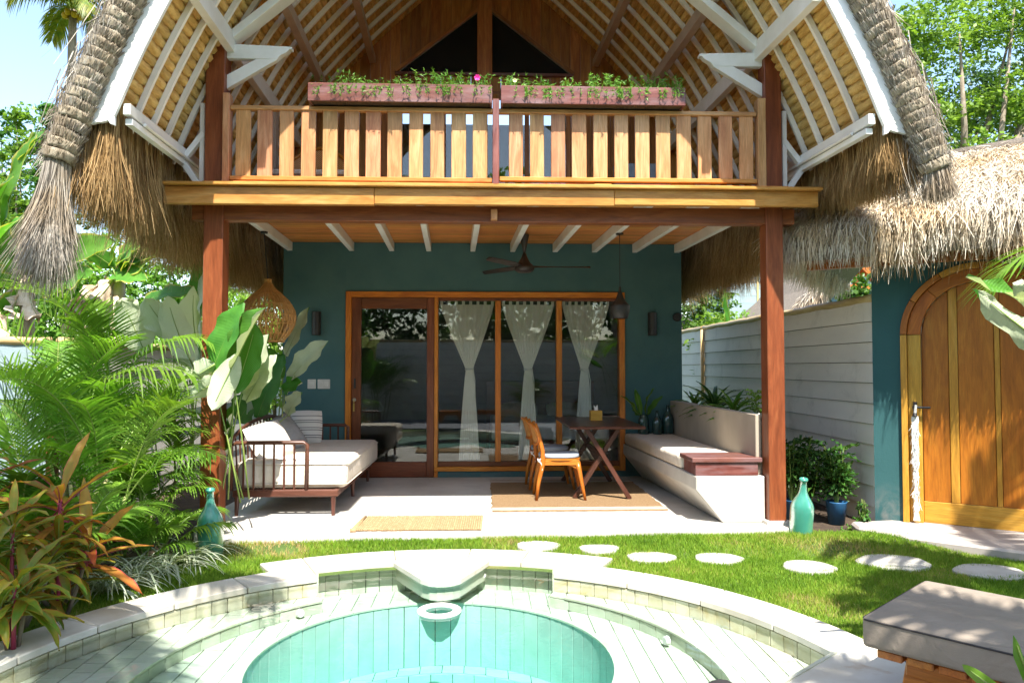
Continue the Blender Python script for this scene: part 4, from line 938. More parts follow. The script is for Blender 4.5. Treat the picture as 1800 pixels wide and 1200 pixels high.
# ---- timber frame under the roof
for sd, xp in ((-1, -2.46), (1, 2.72)):
    # wall plate on the posts, running out to the barge board
    xf = ax(5.68)+sd*2.47; xr = ax(9.8)+sd*2.47
    bm_('wall_plate', (xf, 5.68, 4.44), (xr, 9.8, 4.44), .075, .17, M['white'], VG)
    # upper purlins
    for s_, w_ in ((1.93, .12), (2.75, .10)):
        x, z = prof(s_, -.09); bm_('purlin', (ax(5.7)+sd*x, 5.7, z), (ax(9.83)+sd*x, 9.83, z), .08, w_, M['taupe'], VG)
    # eave purlin and its rail
    x, z = prof(.14, -.045); bm_('eave_purlin', (ax(5.68)+sd*x, 5.68, z), (ax(9.83)+sd*x, 9.83, z), .055, .085, M['white'], VG)
    bm_('eave_rail', (ax(5.72)+sd*(x-.0), 5.72, z-.085), (ax(9.83)+sd*x, 9.83, z-.085), .055, .05, M['barge'], VG)
    tb = B(); tb.tube([(ax(5.9)+sd*(x-.045), 5.9, z-.05), (ax(8)+sd*(x-.045), 8, z-.05)], .014, 8); tb.build('light_tube', M['white'], VG)
    # principal rafter of the front truss and bracket
    px_ = xp-sd*.095; tp = Vector((px_, 6.86, 4.46)); apex = Vector((ax(6.86), 6.86, 6.55))
    bm_('principal_rafter', tp, apex, .07, .17, M['white'], VG, up=(0, 1, 0)).location.y += 0
    x1 = xp-sd*.08
    P = [(0, .0), (0, .135), (.60, .115), (.60, .09), (.575, .09), (.55, .06), (.50, .035), (.46, .0), (.44, -.005)]
    B().prism([(x1-sd*q[0], 4.30+q[1]) for q in P], 6.83, 6.90, 'y').build('bracket_arm', M['white'], VG, .003)
    B().prism([(x1, 4.01), (x1, 4.14), (x1-sd*.38, 4.36), (x1-sd*.50, 4.34), (x1-sd*.46, 4.29)], 6.835, 6.895, 'y').build('bracket_brace', M['white'], VG, .003)
    # strut fork at the eave beside the post
    ep = Vector((ax(6.86)+sd*x, 6.86, z-.06)); bm_('strut', ep, (xp+sd*.12, 6.86, 3.60), .05, .06, M['white'], VG, up=(0, 1, 0)); bm_('strut', ep+Vector((0, .001, -.02)), (xp+sd*.16, 6.862, 3.12), .05, .06, M['white'], VG, up=(0, 1, 0))
    bx('upright', xp+sd*.13-.022, xp+sd*.13+.022, 6.835, 6.885, 3.13, 3.88, M['white'], VG)
    # second truss near the back wall
    bx('rear_post', ax(8.35)+sd*2.46-.06, ax(8.35)+sd*2.46+.06, 8.3, 8.42, 3.15, 4.36, M['taupe'], VG)
    bm_('brace', (ax(8.35)+sd*2.88, 8.34, 3.5), (ax(8.35)+sd*2.5, 8.34, 3.18), .05, .06, M['white'], VG, up=(0, 1, 0))
bm_('ridge_purlin', (ax(5.7), 5.7, 6.88), (ax(9.83), 9.83, 6.88), .10, .14, M['taupe'], VG)
b = B(); b.tube([(ax(5.62), 5.62, 7.30), (ax(9), 9, 7.32), (ax(13.3), 13.3, 7.30)], .36, 14); b.build('ridge_cap', M['strawb'], VG, smooth=True)
# ---- balcony railing
rail = bx('balcony_railing', -2.30, 2.54, 6.72, 6.79, 3.785, 3.825, M['teak'], VG, .006)
bx('bottom_rail', -2.30, .075, 6.722, 6.788, 3.14, 3.18, M['deck'], rail, .005); bx('bottom_rail', .145, 2.54, 6.722, 6.788, 3.155, 3.195, M['deck'], rail, .005)
bx('end_post', -2.36, -2.30, 6.70, 6.80, 3.086, 3.93, M['teak'], rail, .005); bx('end_post', 2.545, 2.62, 6.70, 6.80, 3.086, 3.95, M['teak'], rail, .005)
bx('middle_post', .08, .14, 6.68, 6.74, 3.086, 3.90, M['mahog'], rail, .005)
B().lathe([(.030, 0), (.022, .05)], (.11, 6.71, 3.90), 4).build('post_cap', M['brass'], rail)
sl_ = [bx('slat', -.07, .07, 6.735, 6.765, 3.16, 3.80, M['teak'], rail, .004) for _ in range(1)][0]
me0 = sl_.data
xs = [-2.185+i*.1955*1.0 for i in range(12)]+[.295+i*.1955 for i in range(12)]
for i, x in enumerate(xs):
    if i == 0: sl_.location = Vector((x, 6.75, 3.165))-ORG[rail.name]; sl_.scale = (.95, 1, 1)
    else: place('slat', me0, rail, (x, 6.75+U(-.003, .003), 3.165), (0, U(-.004, .004), 0), (U(.93, 1.0)*.97, 1, .985))
for x in (-.85, 1.1): bx('spacer', x-.08, x+.08, 6.73, 6.78, 3.084, 3.139, M['deck'], rail)
# ================================================================ THINGS ON AND ABOVE THE PATIO
# curtains
def curtain(x0, x1, xm, label):
    zt, zk, zb = 2.29, 1.42, .21; wk = .045; wb = .14; y0 = YW+.10
    root = thing('curtain', label, 'curtain', (xm, y0, zb), group='white tab top curtains tied at the waist', world=True)
    nu, nv = 64, 26; P = []
    for j in range(nv+1):
        t = j/nv; z = zt+(zb-zt)*t
        if z > zk:
            q = (zt-z)/(zt-zk); e = q**1.12; l = x0+(xm-wk-x0)*e; r = x1+(xm+wk-x1)*e; amp = .022*(1-q*.55)
        else:
            q = (zk-z)/(zk-zb); e = q**.75; l = xm-wk-(wb-wk)*e; r = xm+wk+(wb-wk)*e; amp = .016+.012*q
        row = []
        for i in range(nu+1):
            u = i/nu; wd_ = r-l; row.append((l+wd_*u, y0+.014*wd_*math.sin(u*2*math.pi*9+.6*math.sin(t*5))+.008*wd_*math.sin(u*31+t*6), z))
        P.append(row)
    V = [p for r in P for p in r]; n = nu+1
    b = B(); b.add(V, [(j*n+i, j*n+i+1, (j+1)*n+i+1, (j+1)*n+i) for j in range(nv) for i in range(nu)]); b.build('cloth', M['curtain'], root, smooth=True)
    for i in range(8):
        x = x0+.022+(x1-x0-.044)*i/7; bb = B(); bb.box(x-.019, x+.019, y0-.012, y0-.008, zt-.01, 2.345); bb.box(x-.019, x+.019, y0+.008, y0+.012, zt-.01, 2.345); bb.build('tab', M['curtain'], root)
    b = B(); V = []; F = []
    b.tube([(xm+.052*math.cos(a), y0+.04*math.sin(a), zk+.01*math.sin(a)) for a in [k*math.pi/8 for k in range(17)]], .012, 6); b.tube([(xm+.05, y0-.03, zk), (xm+.075, y0-.035, zk-.15), (xm+.08, y0-.03, zk-.42)], [.008, .006, .005], 6)
    b.build('tie_band', M['curtain'], root, smooth=True)
    return root
m, t, p, o_ = newmat('sheer_cotton'); p.inputs['Base Color'].default_value = (.90, .87, .78, 1); p.inputs['Roughness'].default_value = .9
tl = _n(t, 'ShaderNodeBsdfTranslucent'); tl.inputs[0].default_value = (.88, .86, .78, 1); ts = _n(t, 'ShaderNodeBsdfTransparent')
m1 = _n(t, 'ShaderNodeMixShader'); m1.inputs[0].default_value = .15; m2 = _n(t, 'ShaderNodeMixShader'); m2.inputs[0].default_value = .05
t.links.new(p.outputs[0], m1.inputs[1]); t.links.new(tl.outputs[0], m1.inputs[2]); t.links.new(m1.outputs[0], m2.inputs[1]); t.links.new(ts.outputs[0], m2.inputs[2]); t.links.new(m2.outputs[0], o_.inputs[0]); M['curtain'] = m
curtain(-.585, .14, -.19, 'white tied curtain in the pane right beside the glass door')
curtain(.245, .955, .60, 'white tied curtain in the middle window pane behind the rattan chairs')
curtain(1.06, 1.70, 1.36, 'white tied curtain in the pane behind the table, partly behind the black lamp')
b = B(); b.tube([(-.6, YW+.10, 2.335), (1.813, YW+.10, 2.335)], .006, 6); tag(b.build('curtain_rod', M['black'], None), 'thin dark rod carrying the three white curtains', 'curtain rod')
# bed inside the room
bed_ = thing('bed', 'bed with pale cover standing in the dim room behind the glass', 'bed', (.9, 11.9, 0), world=True)
bx('bed_base', .1, 1.9, 11.0, 13.0, .02, .35, M['walnut'], bed_); mattress('mattress', .12, 1.88, 11.02, 12.98, .36, .62, M['whitef'], bed_); bx('headboard', .05, 1.95, 13.02, 13.1, .02, 1.2, M['walnut'], bed_)
cushion('pillow', .65, .4, .16, M['whitef'], (.6, 12.7, .72), (.5, 0, 0), None, label='white pillow at the head of the bed, left half', cat='pillow'); cushion('pillow', .65, .4, .16, M['whitef'], (1.4, 12.7, .72), (.5, 0, 0), None, label='white pillow at the head of the bed, right half', cat='pillow')
# wall fittings
def sconce(x, label):
    r = thing('wall_sconce', label, 'wall lamp', (x, YW, 1.86), group='black half round wall sconces', world=True)
    b = B(); b.prism([(x+.06*math.cos(a), YW-.02-.085*math.sin(a)) for a in [k*math.pi/10 for k in range(11)]], 1.87, 2.18, 'z'); b.build('lamp_body', M['black'], r, .004)
    bx('back_plate', x-.045, x+.045, YW-.02, YW-.001, 1.90, 2.15, M['black'], r)
sconce(-2.20, 'black wall sconce on the teal wall between the rattan lamp and the door'); sconce(2.26, 'black wall sconce on the teal wall right of the window')
b = B(); b.tube([(2.60, YW-.05, 2.12), (2.60, YW-.001, 2.12)], [.055, .06], 20); tag(b.build('round_wall_lamp', M['black'], None, .006), 'small round black fitting near the right corner of the teal wall', 'wall fitting')
for x0, x1, l in ((-2.315, -2.205, 'small square white switch plate left of the wide one'), (-2.185, -2.02, 'wide white double switch plate left of the glass door')):
    r = bx('switch_plate', x0, x1, YW-.012, YW-.001, 1.165, 1.29, M['plastic'], None, .006); tag(r, l, 'light switch', 'white switch plates on the teal wall')
    k = 1 if x1-x0 < .13 else 2
    for i in range(k):
        w = (x1-x0-.03)/k; a = x0+.015+w*i; bx('rocker', a+.004, a+w-.004, YW-.018, YW-.0125, 1.195, 1.26, M['plastic'], r, .003)
# ceiling fan
fan = thing('ceiling_fan', 'dark bronze three blade ceiling fan hanging above the patio', 'ceiling fan', (.50, 9.05, 3.1), world=True)
b = B(); b.lathe([(.015, 2.86), (.03, 2.93), (.058, 3.06), (.06, 3.08), (.0, 3.085)], (.50, 9.05, 0), 20); b.build('canopy', M['blackb'], fan, smooth=True)
b = B(); b.tube([(.50, 9.05, 2.80), (.50, 9.05, 2.88)], .013, 8); b.build('rod', M['blackb'], fan)
b = B(); b.lathe([(.0, 2.61), (.08, 2.612), (.11, 2.63), (.125, 2.66), (.12, 2.69), (.075, 2.73), (.035, 2.80), (.02, 2.85)], (.50, 9.05, 0), 24); b.build('motor', M['blackb'], fan, smooth=True)
for a in (R(2), R(128), R(236)):
    b = B(); pts = []
    for r, w in ((.10, .03), (.2, .045), (.32, .07), (.55, .065), (.78, .045), (.82, .02)): pts.append((r, w))
    V = [(r, w*1.0, .012) for r, w in pts]+[(r, -w*.9, -.012) for r, w in pts]+[(r, w, .020) for r, w in pts]+[(r, -w*.9, -.004) for r, w in pts]; n = 6; F = []
    for i in range(n-1): F += [(i, i+1, n+i+1, n+i), (2*n+i, 3*n+i, 3*n+i+1, 2*n+i+1), (i, 2*n+i, 2*n+i+1, i+1), (n+i, n+i+1, 3*n+i+1, 3*n+i)]
    F += [(0, n, 3*n, 2*n), (n-1, 3*n-1, 4*n-1, 2*n-1)]
    b.add(V, F); o = b.build('fan_blade', M['blackb'], fan, origin=(0, 0, 0)); o.location = (0, 0, 2.68-3.1); o.rotation_euler = (0, 0, a)
# black pendant
pl = thing('pendant_lamp', 'black bell shaped metal pendant lamp hanging on a long cord', 'pendant lamp', (1.565, 8.42, 2.0), world=True)
c = (1.565, 8.42, 0)
b = B(); b.lathe([(.045, 2.975), (.045, 2.99)], c, 16); b.build('ceiling_rose', M['black'], pl); b = B(); b.tube([(1.565, 8.42, 2.36), (1.565, 8.42, 2.98)], .004, 6); b.build('cord', M['black'], pl)
b = B(); b.lathe([(.080, 2.005), (.088, 2.01), (.108, 2.09), (.112, 2.15), (.107, 2.165), (.075, 2.19), (.045, 2.24), (.025, 2.30), (.014, 2.33), (.012, 2.37), (.0, 2.375)], c, 28, False); b.build('shade', M['black'], pl, smooth=True)
b = B(); b.lathe([(.078, 2.006), (.084, 2.012), (.104, 2.09), (.1, 2.16)], c, 28, False); b.build('copper_lining', M['copper'], pl, smooth=True)
b = B(); b.lathe([(.0, 2.04), (.025, 2.05), (.03, 2.08), (.012, 2.12)], c, 12); b.build('bulb', M['plastic'], pl, smooth=True)
# woven rattan lamp
rl = thing('rattan_lamp', 'onion shaped woven rattan lamp hanging at the left of the patio', 'pendant lamp', W(470, 600, 8.45), world=True)
ct = W(470, 600, 8.45); zb = ct.z; H = .68
pr = [(.175, 0), (.19, .02), (.245, .09), (.295, .18), (.312, .27), (.295, .36), (.235, .46), (.15, .54), (.08, .595), (.042, .63), (.035, .66), (.035, .70)]
pz = np.array([q[1] for q in pr]); pq = np.array([q[0] for q in pr])
for k in range(58):
    b = B(); a0 = 2*math.pi*k/58; tw = .35 if k % 2 else -.35; b.tube([(ct.x+np.interp(z, pz, pq)*math.cos(a0+tw*z), ct.y+np.interp(z, pz, pq)*math.sin(a0+tw*z), zb+z) for z in np.linspace(0, .70, 13)], .0052, 4); b.build('rattan_cane', M['rattan'], rl)
for z in (0, .085, .20, .30, .42, .53, .62, .70):
    r = float(np.interp(z, pz, pq)); b = B(); b.tube([(ct.x+(r+.004)*math.cos(a), ct.y+(r+.004)*math.sin(a), zb+z) for a in [2*math.pi*i/36 for i in range(37)]], .007 if z in (0, .70) else .004, 5, False); b.build('rattan_hoop', M['rattan'], rl)
b = B(); n = 1200; V = []
aa = rng.uniform(0, 2*np.pi, n); zz = rng.uniform(.11, .69, n)
for a, z in zip(aa, zz): r = float(np.interp(z, pz, pq))-.003; r2 = float(np.interp(z-.09, pz, pq))-.003; b.beam((ct.x+r*math.cos(a), ct.y+r*math.sin(a), zb+z), (ct.x+r2*math.cos(a+.12), ct.y+r2*math.sin(a+.12), zb+z-.09), .003, .006)
b.build('woven_fibre', M['rattan'], rl)['kind'] = 'stuff'
b = B(); b.tube([(ct.x, ct.y, zb+.68), (ct.x-.05, ct.y, 2.97)], .005, 6); b.lathe([(.04, 2.965), (.04, 2.985)], (ct.x-.05, ct.y, 0), 16); b.build('cord', M['black'], rl)
# ---------------------------------------------------------------- daybed
db = thing('daybed', 'dark wooden daybed with spindle rails and cream mattress on the patio left side', 'daybed', (-1.95, 8.4, 0), world=True)
wn = M['walnut']; X0, X1, Y0, Y1 = -2.44, -1.44, 7.33, 9.55
bx('side_rail', X0, X1+.02, Y0, Y0+.05, .185, .255, wn, db, .01); bx('side_rail', X0, X1+.02, Y1-.05, Y1, .185, .255, wn, db, .01)
bx('long_rail', X1-.03, X1+.02, Y0+.052, Y1-.052, .185, .255, wn, db, .01); bx('long_rail', X0, X0+.05, Y0+.052, Y1-.052, .185, .255, wn, db, .01)
for i in range(9): bx('bed_slat', X0+.05, X1-.03, Y0+.12+i*.235, Y0+.20+i*.235, .225, .25, wn, db, 0)
for x in (X0+.04, X1-.03):
    for y in (Y0+.03, (Y0+Y1)/2, Y1-.03): b = B(); b.tube([(x-.006*(x < -2), y, 0), (x, y, .19)], [.017, .026], 10); b.build('leg', wn, db)
for y in (Y0+.02, Y1-.02):
    b = B(); b.tube([(X0-.02, y, .25), (X0-.02, y, .68), (X0+.03, y, .712), (-1.76, y, .712), (-1.725, y, .69), (-1.73, y, .25)], .021, 8); b.build('end_hoop', wn, db, smooth=True)
    for i in range(6): x = X0+.10+i*.098; b = B(); b.tube([(x, y, .25), (x, y, .70)], .0105, 6); b.build('spindle', wn, db)
def bow(t): return .70+.19*math.sin(math.pi*t)**.6
b = B(); b.tube([(X0-.04+.02*math.sin(math.pi*t), Y0+.05+(Y1-Y0-.1)*t, bow(t) if 0 < t < 1 else .70) for t in [i/24 for i in range(25)]], .021, 8); b.build('back_bow', wn, db, smooth=True)
for i in range(17): t = (i+1)/18; b = B(); b.tube([(X0+.0, Y0+.05+(Y1-Y0-.1)*t, .25), (X0-.03, Y0+.05+(Y1-Y0-.1)*t, bow(t))], .009, 6); b.build('spindle', wn, db)
mattress('mattress', X0+.03, X1+.10, Y0+.045, Y1-.03, .262, .535, M['cream'], db, .075)
b = B()
for z in (.305, .498):
    x0, x1, y0, y1 = X0+.025, X1+.105, Y0+.04, Y1-.025; c_ = .06; b.tube([(x0+c_, y0, z), (x1-c_, y0, z), (x1-.015, y0+.02, z), (x1, y0+c_, z), (x1, y1-c_, z), (x1-c_, y1, z), (x0+c_, y1, z), (x0, y1-c_, z), (x0, y0+c_, z), (x0+c_, y0, z)], .005, 5)
b.build('mattress_piping', M['cream'], db)
m = plain('striped_pillow_cloth', (.66, .62, .58)); t = m.node_tree; p = t.nodes['Principled BSDF']; tcn = _n(t, 'ShaderNodeTexCoord'); sx = _n(t, 'ShaderNodeSeparateXYZ'); t.links.new(tcn.outputs['Object'], sx.inputs[0])
st_ = []
for lo in (-.135, -.108, -.045, -.018, .045, .07, .125):
    g1 = _n(t, 'ShaderNodeMath', operation='COMPARE'); g1.inputs[1].default_value = lo; g1.inputs[2].default_value = .0045; t.links.new(sx.outputs[1], g1.inputs[0]); st_.append(g1.outputs[0])
acc = st_[0]
for q in st_[1:]: g1 = _n(t, 'ShaderNodeMath', operation='MAXIMUM'); t.links.new(acc, g1.inputs[0]); t.links.new(q, g1.inputs[1]); acc = g1.outputs[0]
t.links.new(mix(t, acc, (.66, .62, .58), (.10, .09, .09)), p.inputs['Base Color']); M['stripe'] = m
cushion('pillow', .38, .40, .15, M['stripe'], (-2.14, 9.05, .73), (R(78), 0, R(10)), label='cream pillow with dark stripes standing upright on the daybed', cat='pillow', group='pillows on the daybed')
cushion('pillow', .50, .44, .17, M['greyf'], (-2.26, 8.42, .68), (R(60), R(-22), R(55)), label='grey pillow leaning between the striped and the white one', cat='pillow', group='pillows on the daybed')
cushion('pillow', .52, .44, .17, M['cream'], (-2.20, 7.75, .68), (R(58), R(-8), R(62)), label='cream pillow in the sun behind the daybed end rail', cat='pillow', group='pillows on the daybed')
# ---------------------------------------------------------------- bench
bench = thing('concrete_bench', 'cement built-in bench with slanted base and planter wall behind', 'bench', (2.3, 8.3, 0), world=True)
def xs_(y, a, b_): return a+(b_-a)*(y-6.86)/(9.84-6.86)
V = []; pf = [(1.985, .43), (1.985, .30), (2.235, .001), (2.638, .001), (2.638, .43)]; pb = [(1.86, .43), (1.86, .30), (2.10, .001), (2.58, .001), (2.58, .43)]
b = B(); b.add([(x, 6.87, z) for x, z in pf]+[(x, 9.845, z) for x, z in pb], [(0, 1, 2, 3, 4), (9, 8, 7, 6, 5)]+[(i, i+5, (i+1) % 5+5, (i+1) % 5) for i in range(5)]); b.build('seat_block', M['concrete'], bench, .008)
V = [(2.54, 9.84), (2.60, 6.96), (2.638, 6.96), (2.60, 9.84)]
b = B(); b.prism([(2.50, 9.845), (2.585, 6.96), (2.638, 6.96), (2.638, 9.845)], .432, 1.0, 'z'); b.build('backrest_wall', M['benchc'], bench, .006)
bx('planter_end', 2.64, 2.84, 6.99, 7.07, -.1, .93, M['benchc'], bench); bx('planter_wall', 2.80, 2.86, 7.072, 9.84, -.1, .95, M['benchc'], bench)
bx('planter_soil', 2.64, 2.798, 7.08, 9.84, .5, .87, M['soil'], bench, 0)
b = B(); y0, y1 = 7.36, 9.78; P = [(1.965, y0), (2.57, y0), (2.495, y1), (1.865, y1)]; b.prism(P, .434, .575, 'z')
tag(b.build('bench_mattress', M['cream'], None, .045, smooth=True, seg=4), 'long cream seat pad lying on the cement bench', 'cushion')
wb = thing('wooden_box', 'dark red wooden box with lid on the front end of the bench', 'box', (2.25, 7.1, .43), world=True)
bx('box_body', 1.99, 2.585, 6.905, 7.315, .432, .555, M['mahog'], wb, .004); bx('lid', 1.955, 2.62, 6.885, 7.345, .557, .60, M['mahog'], wb, .005)
# bottles and cuttings in the corner of the bench
m, t, p, o_ = newmat('green_glass'); p.inputs['Base Color'].default_value = (.02, .05, .045, 1); p.inputs['Roughness'].default_value = .08; p.inputs['Specular IOR Level'].default_value = .8; M['gglass'] = m
bp_ = [(.0, 0), (.055, 0), (.065, .015), (.065, .16), (.05, .20), (.022, .235), (.018, .30), (.024, .305), (.0, .306)]
v1 = thing('glass_vase', 'dark glass vase with a green cutting on the ledge beside the window', 'vase', (2.10, 9.66, .44), world=True)
b = B(); b.lathe([(.0, 0), (.07, 0), (.075, .02), (.07, .18), (.05, .24), (.055, .25), (.0, .25)], (2.10, 9.66, .576), 20); b.build('vase_body', M['gglass'], v1, smooth=True)
for i, (dx, dz, r) in enumerate(((-.30, .36, .1), (-.13, .48, .08), (.10, .50, .07), (.20, .36, .08), (-.2, .25, .08))): bigleaf(v1, (2.10+dx*.25, 9.66, .82), (2.10+dx, 9.62-.05*i, .82+dz*.72), r, roll=.5*i, mat='palmd', bend=.8)
v2 = B(); v2.lathe(bp_, (2.27, 9.62, .576), 18); tag(v2.build('glass_bottle', M['gglass'], None, smooth=True), 'dark glass bottle right of the vase with the cutting', 'bottle')
v3 = B(); v3.lathe([(r*1.15, z*1.25) for r, z in bp_], (2.42, 9.66, .576), 18); tag(v3.build('glass_bottle', M['gglass'], None, smooth=True), 'tallest dark glass bottle against the bench backrest', 'bottle')
# ---------------------------------------------------------------- table
tb_ = thing('dining_table', 'dark wooden table with crossed trestle legs by the window', 'table', (1.33, 8.75, 0), world=True)
bx('table_top', .93, 1.77, 8.02, 9.62, .775, .805, M['dark'], tb_, .008)
for y in (8.13, 9.35):
    for a, c in ((1.00, 1.49), (1.60, 1.13)):
        o = B().beam((a, y+(.03 if a < 1.3 else -.03), 0.012), (c, y+(.03 if a < 1.3 else -.03), .773), .05, .065, (0, 1, 0)).build('leg', M['dark'], tb_, .004)
bm_('stretcher', (1.31, 8.13, .48), (1.31, 9.35, .48), .04, .05, M['dark'], tb_)
tbx = thing('tissue_box', 'small square wooden tissue box on the table', 'tissue box', (1.36, 8.95, .806), world=True)
bx('box_body', 1.29, 1.43, 8.88, 9.02, .806, .925, M['gatel'], tbx, .004)
b = B(); b.prism([(1.345, .925), (1.335, .99), (1.36, .965), (1.38, .995), (1.385, .925)], 8.93, 8.96, 'y'); b.build('tissue', M['whitef'], tbx)
# ---------------------------------------------------------------- chairs
m, t, p, o_ = newmat('cane_webbing'); tcn = _n(t, 'ShaderNodeTexCoord'); ck = _n(t, 'ShaderNodeTexChecker'); ck.inputs['Scale'].default_value = 90
t.links.new(tcn.outputs['Object'], ck.inputs['Vector']); t.links.new(mix(t, ck.outputs['Fac'], (.62, .30, .08), (.22, .08, .02)), p.inputs['Base Color']); p.inputs['Roughness'].default_value = .6; M['cane'] = m
def chair(loc, label):
    c = thing('rattan_chair', label, 'chair', loc, 0, 'light wooden chairs with cane backs')   # faces +X
    w = M['chair']; Wd = .42
    for s in (-1, 1):
        y = s*.19
        b = B(); b.tube([(-.03, y*1.12, 0), (-.005, y*1.08, .2), (.045, y, .42), (.04, y, .55), (-.0, y*.95, .72), (-.035, y*.85, .84)], [.015, .022, .029, .024, .021, .017], 8); b.build('rear_leg', w, c, smooth=True)
        b = B(); b.tube([(.505, y*1.1, 0), (.48, y*1.08, .12), (.44, y, .33), (.42, y*.9, .42)], [.014, .019, .027, .034], 8); b.build('front_leg', w, c, smooth=True)
        b = B(); b.beam((.05, y*.98, .415), (.43, y*.98, .415), .03, .055); b.beam((.44, y*.9, .36), (.33, y*.96, .41), .02, .05); b.build('side_apron', w, c, .004)
    bx('front_apron', .42, .445, -.17, .17, .39, .44, w, c); bx('rear_apron', .03, .055, -.17, .17, .39, .44, w, c)
    b = B(); n = 28; b.prism([(.235+.235*math.copysign(abs(math.cos(a))**.7, math.cos(a)), .215*math.copysign(abs(math.sin(a))**.7, math.sin(a))) for a in [2*math.pi*i/n for i in range(n)]], .442, .458, 'z'); b.build('seat_board', w, c)
    b = B(); b.prism([(.235+.225*math.copysign(abs(math.cos(a))**.75, math.cos(a)), .205*math.copysign(abs(math.sin(a))**.75, math.sin(a))) for a in [2*math.pi*i/n for i in range(n)]], .460, .505, 'z'); b.build('seat_pad', M['bluef'], c, .015, seg=2, smooth=True)
    b = B(); b.tube([(.02, -.2, .46), (-.01, -.21, .43), (-.015, -.2, .46), (.03, -.21, .40), (.035, -.215, .34)], .007, 5); b.build('tie', M['whitef'], c)
    # curved back: outer rim and cane panel, bowing away from the table
    def bp(u, v):
        y = .215*u; x = -.012-.03*v+.05*(1-u*u)*-1*0-.055*(1-u*u); return (x, y, .72+.115*v)
    rim = []; n = 36
    for i in range(n+1):
        a = 2*math.pi*i/n; cu = math.copysign(abs(math.cos(a))**.55, math.cos(a)); sv = math.copysign(abs(math.sin(a))**.75, math.sin(a)); rim.append(bp(cu, sv))
    b = B(); b.tube(rim, .017, 8, False); b.build('back_rim', w, c, smooth=True)
    P = [[bp(-1+2*i/12, (-1+2*j/6)*(1-abs(-1+2*i/12)**4*.6)) for j in range(7)] for i in range(13)]
    b = B(); b.slab(P, (.004, 0, 0)); b.build('cane_panel', M['cane'], c)
    return c
c1_ = chair((.60, 8.22, 0), 'nearest of the two light wooden chairs, blue seat pad in the sun')
c2_ = dup(c1_, (.56, 8.92, 0), R(3), 'farther of the two light wooden chairs, mostly behind the near one')
# ---------------------------------------------------------------- rugs
def stripes(name, base, dark, white, y0, y1, bands, axis=1, ws=120):
    m, t, p, o_ = newmat(name); tcn = _n(t, 'ShaderNodeTexCoord'); sx = _n(t, 'ShaderNodeSeparateXYZ'); t.links.new(tcn.outputs['Object'], sx.inputs[0])
    wv = _n(t, 'ShaderNodeTexWave', bands_direction='Y' if axis == 1 else 'X'); wv.inputs['Scale'].default_value = ws; wv.inputs['Distortion'].default_value = 1.5; wv.inputs['Detail Scale'].default_value = 4; t.links.new(tcn.outputs['Object'], wv.inputs['Vector'])
    nn = noise(t, tcn.outputs['Object'], 60, 3); c = ramp(t, nn, [(.3, dark), (.7, base)])
    for lo, hi in bands:
        g = _n(t, 'ShaderNodeMath', operation='COMPARE'); g.inputs[1].default_value = (lo+hi)/2; g.inputs[2].default_value = (hi-lo)/2; t.links.new(sx.outputs[1], g.inputs[0]); c = mix(t, g.outputs[0], c, white)
    c = mix(t, .55, c, ramp(t, wv.outputs['Fac'], [(.1, (.55, .5, .45)), (.6, (1.1, 1.1, 1.1))]), 'MULTIPLY')
    t.links.new(c, p.inputs[0]); p.inputs['Roughness'].default_value = .95; bump(t, p, wv.outputs['Fac'], 1, .006); return m
rug = stripes('jute_rug', (.40, .26, .13), (.28, .17, .075), (.66, .62, .54), 0, 0, ((-.97, -.91), (-.88, -.83), (.83, .88), (.91, .97)), 1, 36)
b = B(); P = []
for i in range(41):
    P.append([(.09+1.78*j/30+.006*math.sin(i*1.1)+(.0 if 0 < j < 30 else U(-.008, .008)), 7.46+2.02*i/40+(U(-.006, .006) if i in (0, 40) else 0), .004+.001*math.sin(j*1.9)*math.sin(i*1.3)) for j in range(31)])
b.slab(P, (0, 0, .008)); tag(b.build('woven_rug', rug, None, origin=(.98, 8.47, 0)), 'large jute rug with white end stripes under the table and chairs', 'rug')
mt = thing('door_mat', 'small braided jute mat on the patio edge facing the lawn', 'mat', (-.59, 6.92, 0), world=True)
M['jute'] = plain('jute_braid', (.42, .29, .155), (.29, .185, .085), .95, 20, bmp=1, bscale=90, var=.07, stretch=(1, 3, 1), bd=.006)
nb = 56; br = None
for i in range(nb):
    x = -1.135+i*.02015; y0 = 6.63+U(-.006, .006); 
    if br is None:
        b = B(); L = .58; n = 40; b.tube([(0, L*k/n, .011+.0035*math.sin(k*1.6)) for k in range(n+1)], [.0105+.0018*math.sin(k*1.6+1) for k in range(n+1)], 6); o = b.build('braid', M['jute'], mt, smooth=True, origin=(0, 0, 0)); br = o.data; o.location = Vector((x, y0, 0))-ORG[mt.name]
    else: place('braid', br, mt, (x, y0, 0), (0, 0, -.02), (1, U(.985, 1.01), 1))
b = B(); b.tube([(-1.16, 6.62, .012), (-1.15, 6.9, .014), (-1.13, 7.22, .012)], .014, 6); b.tube([(-1.17, 6.60, .015), (-1.12, 6.61, .02)], .02, 6); b.build('edge_braid', M['jute'], mt, smooth=True)
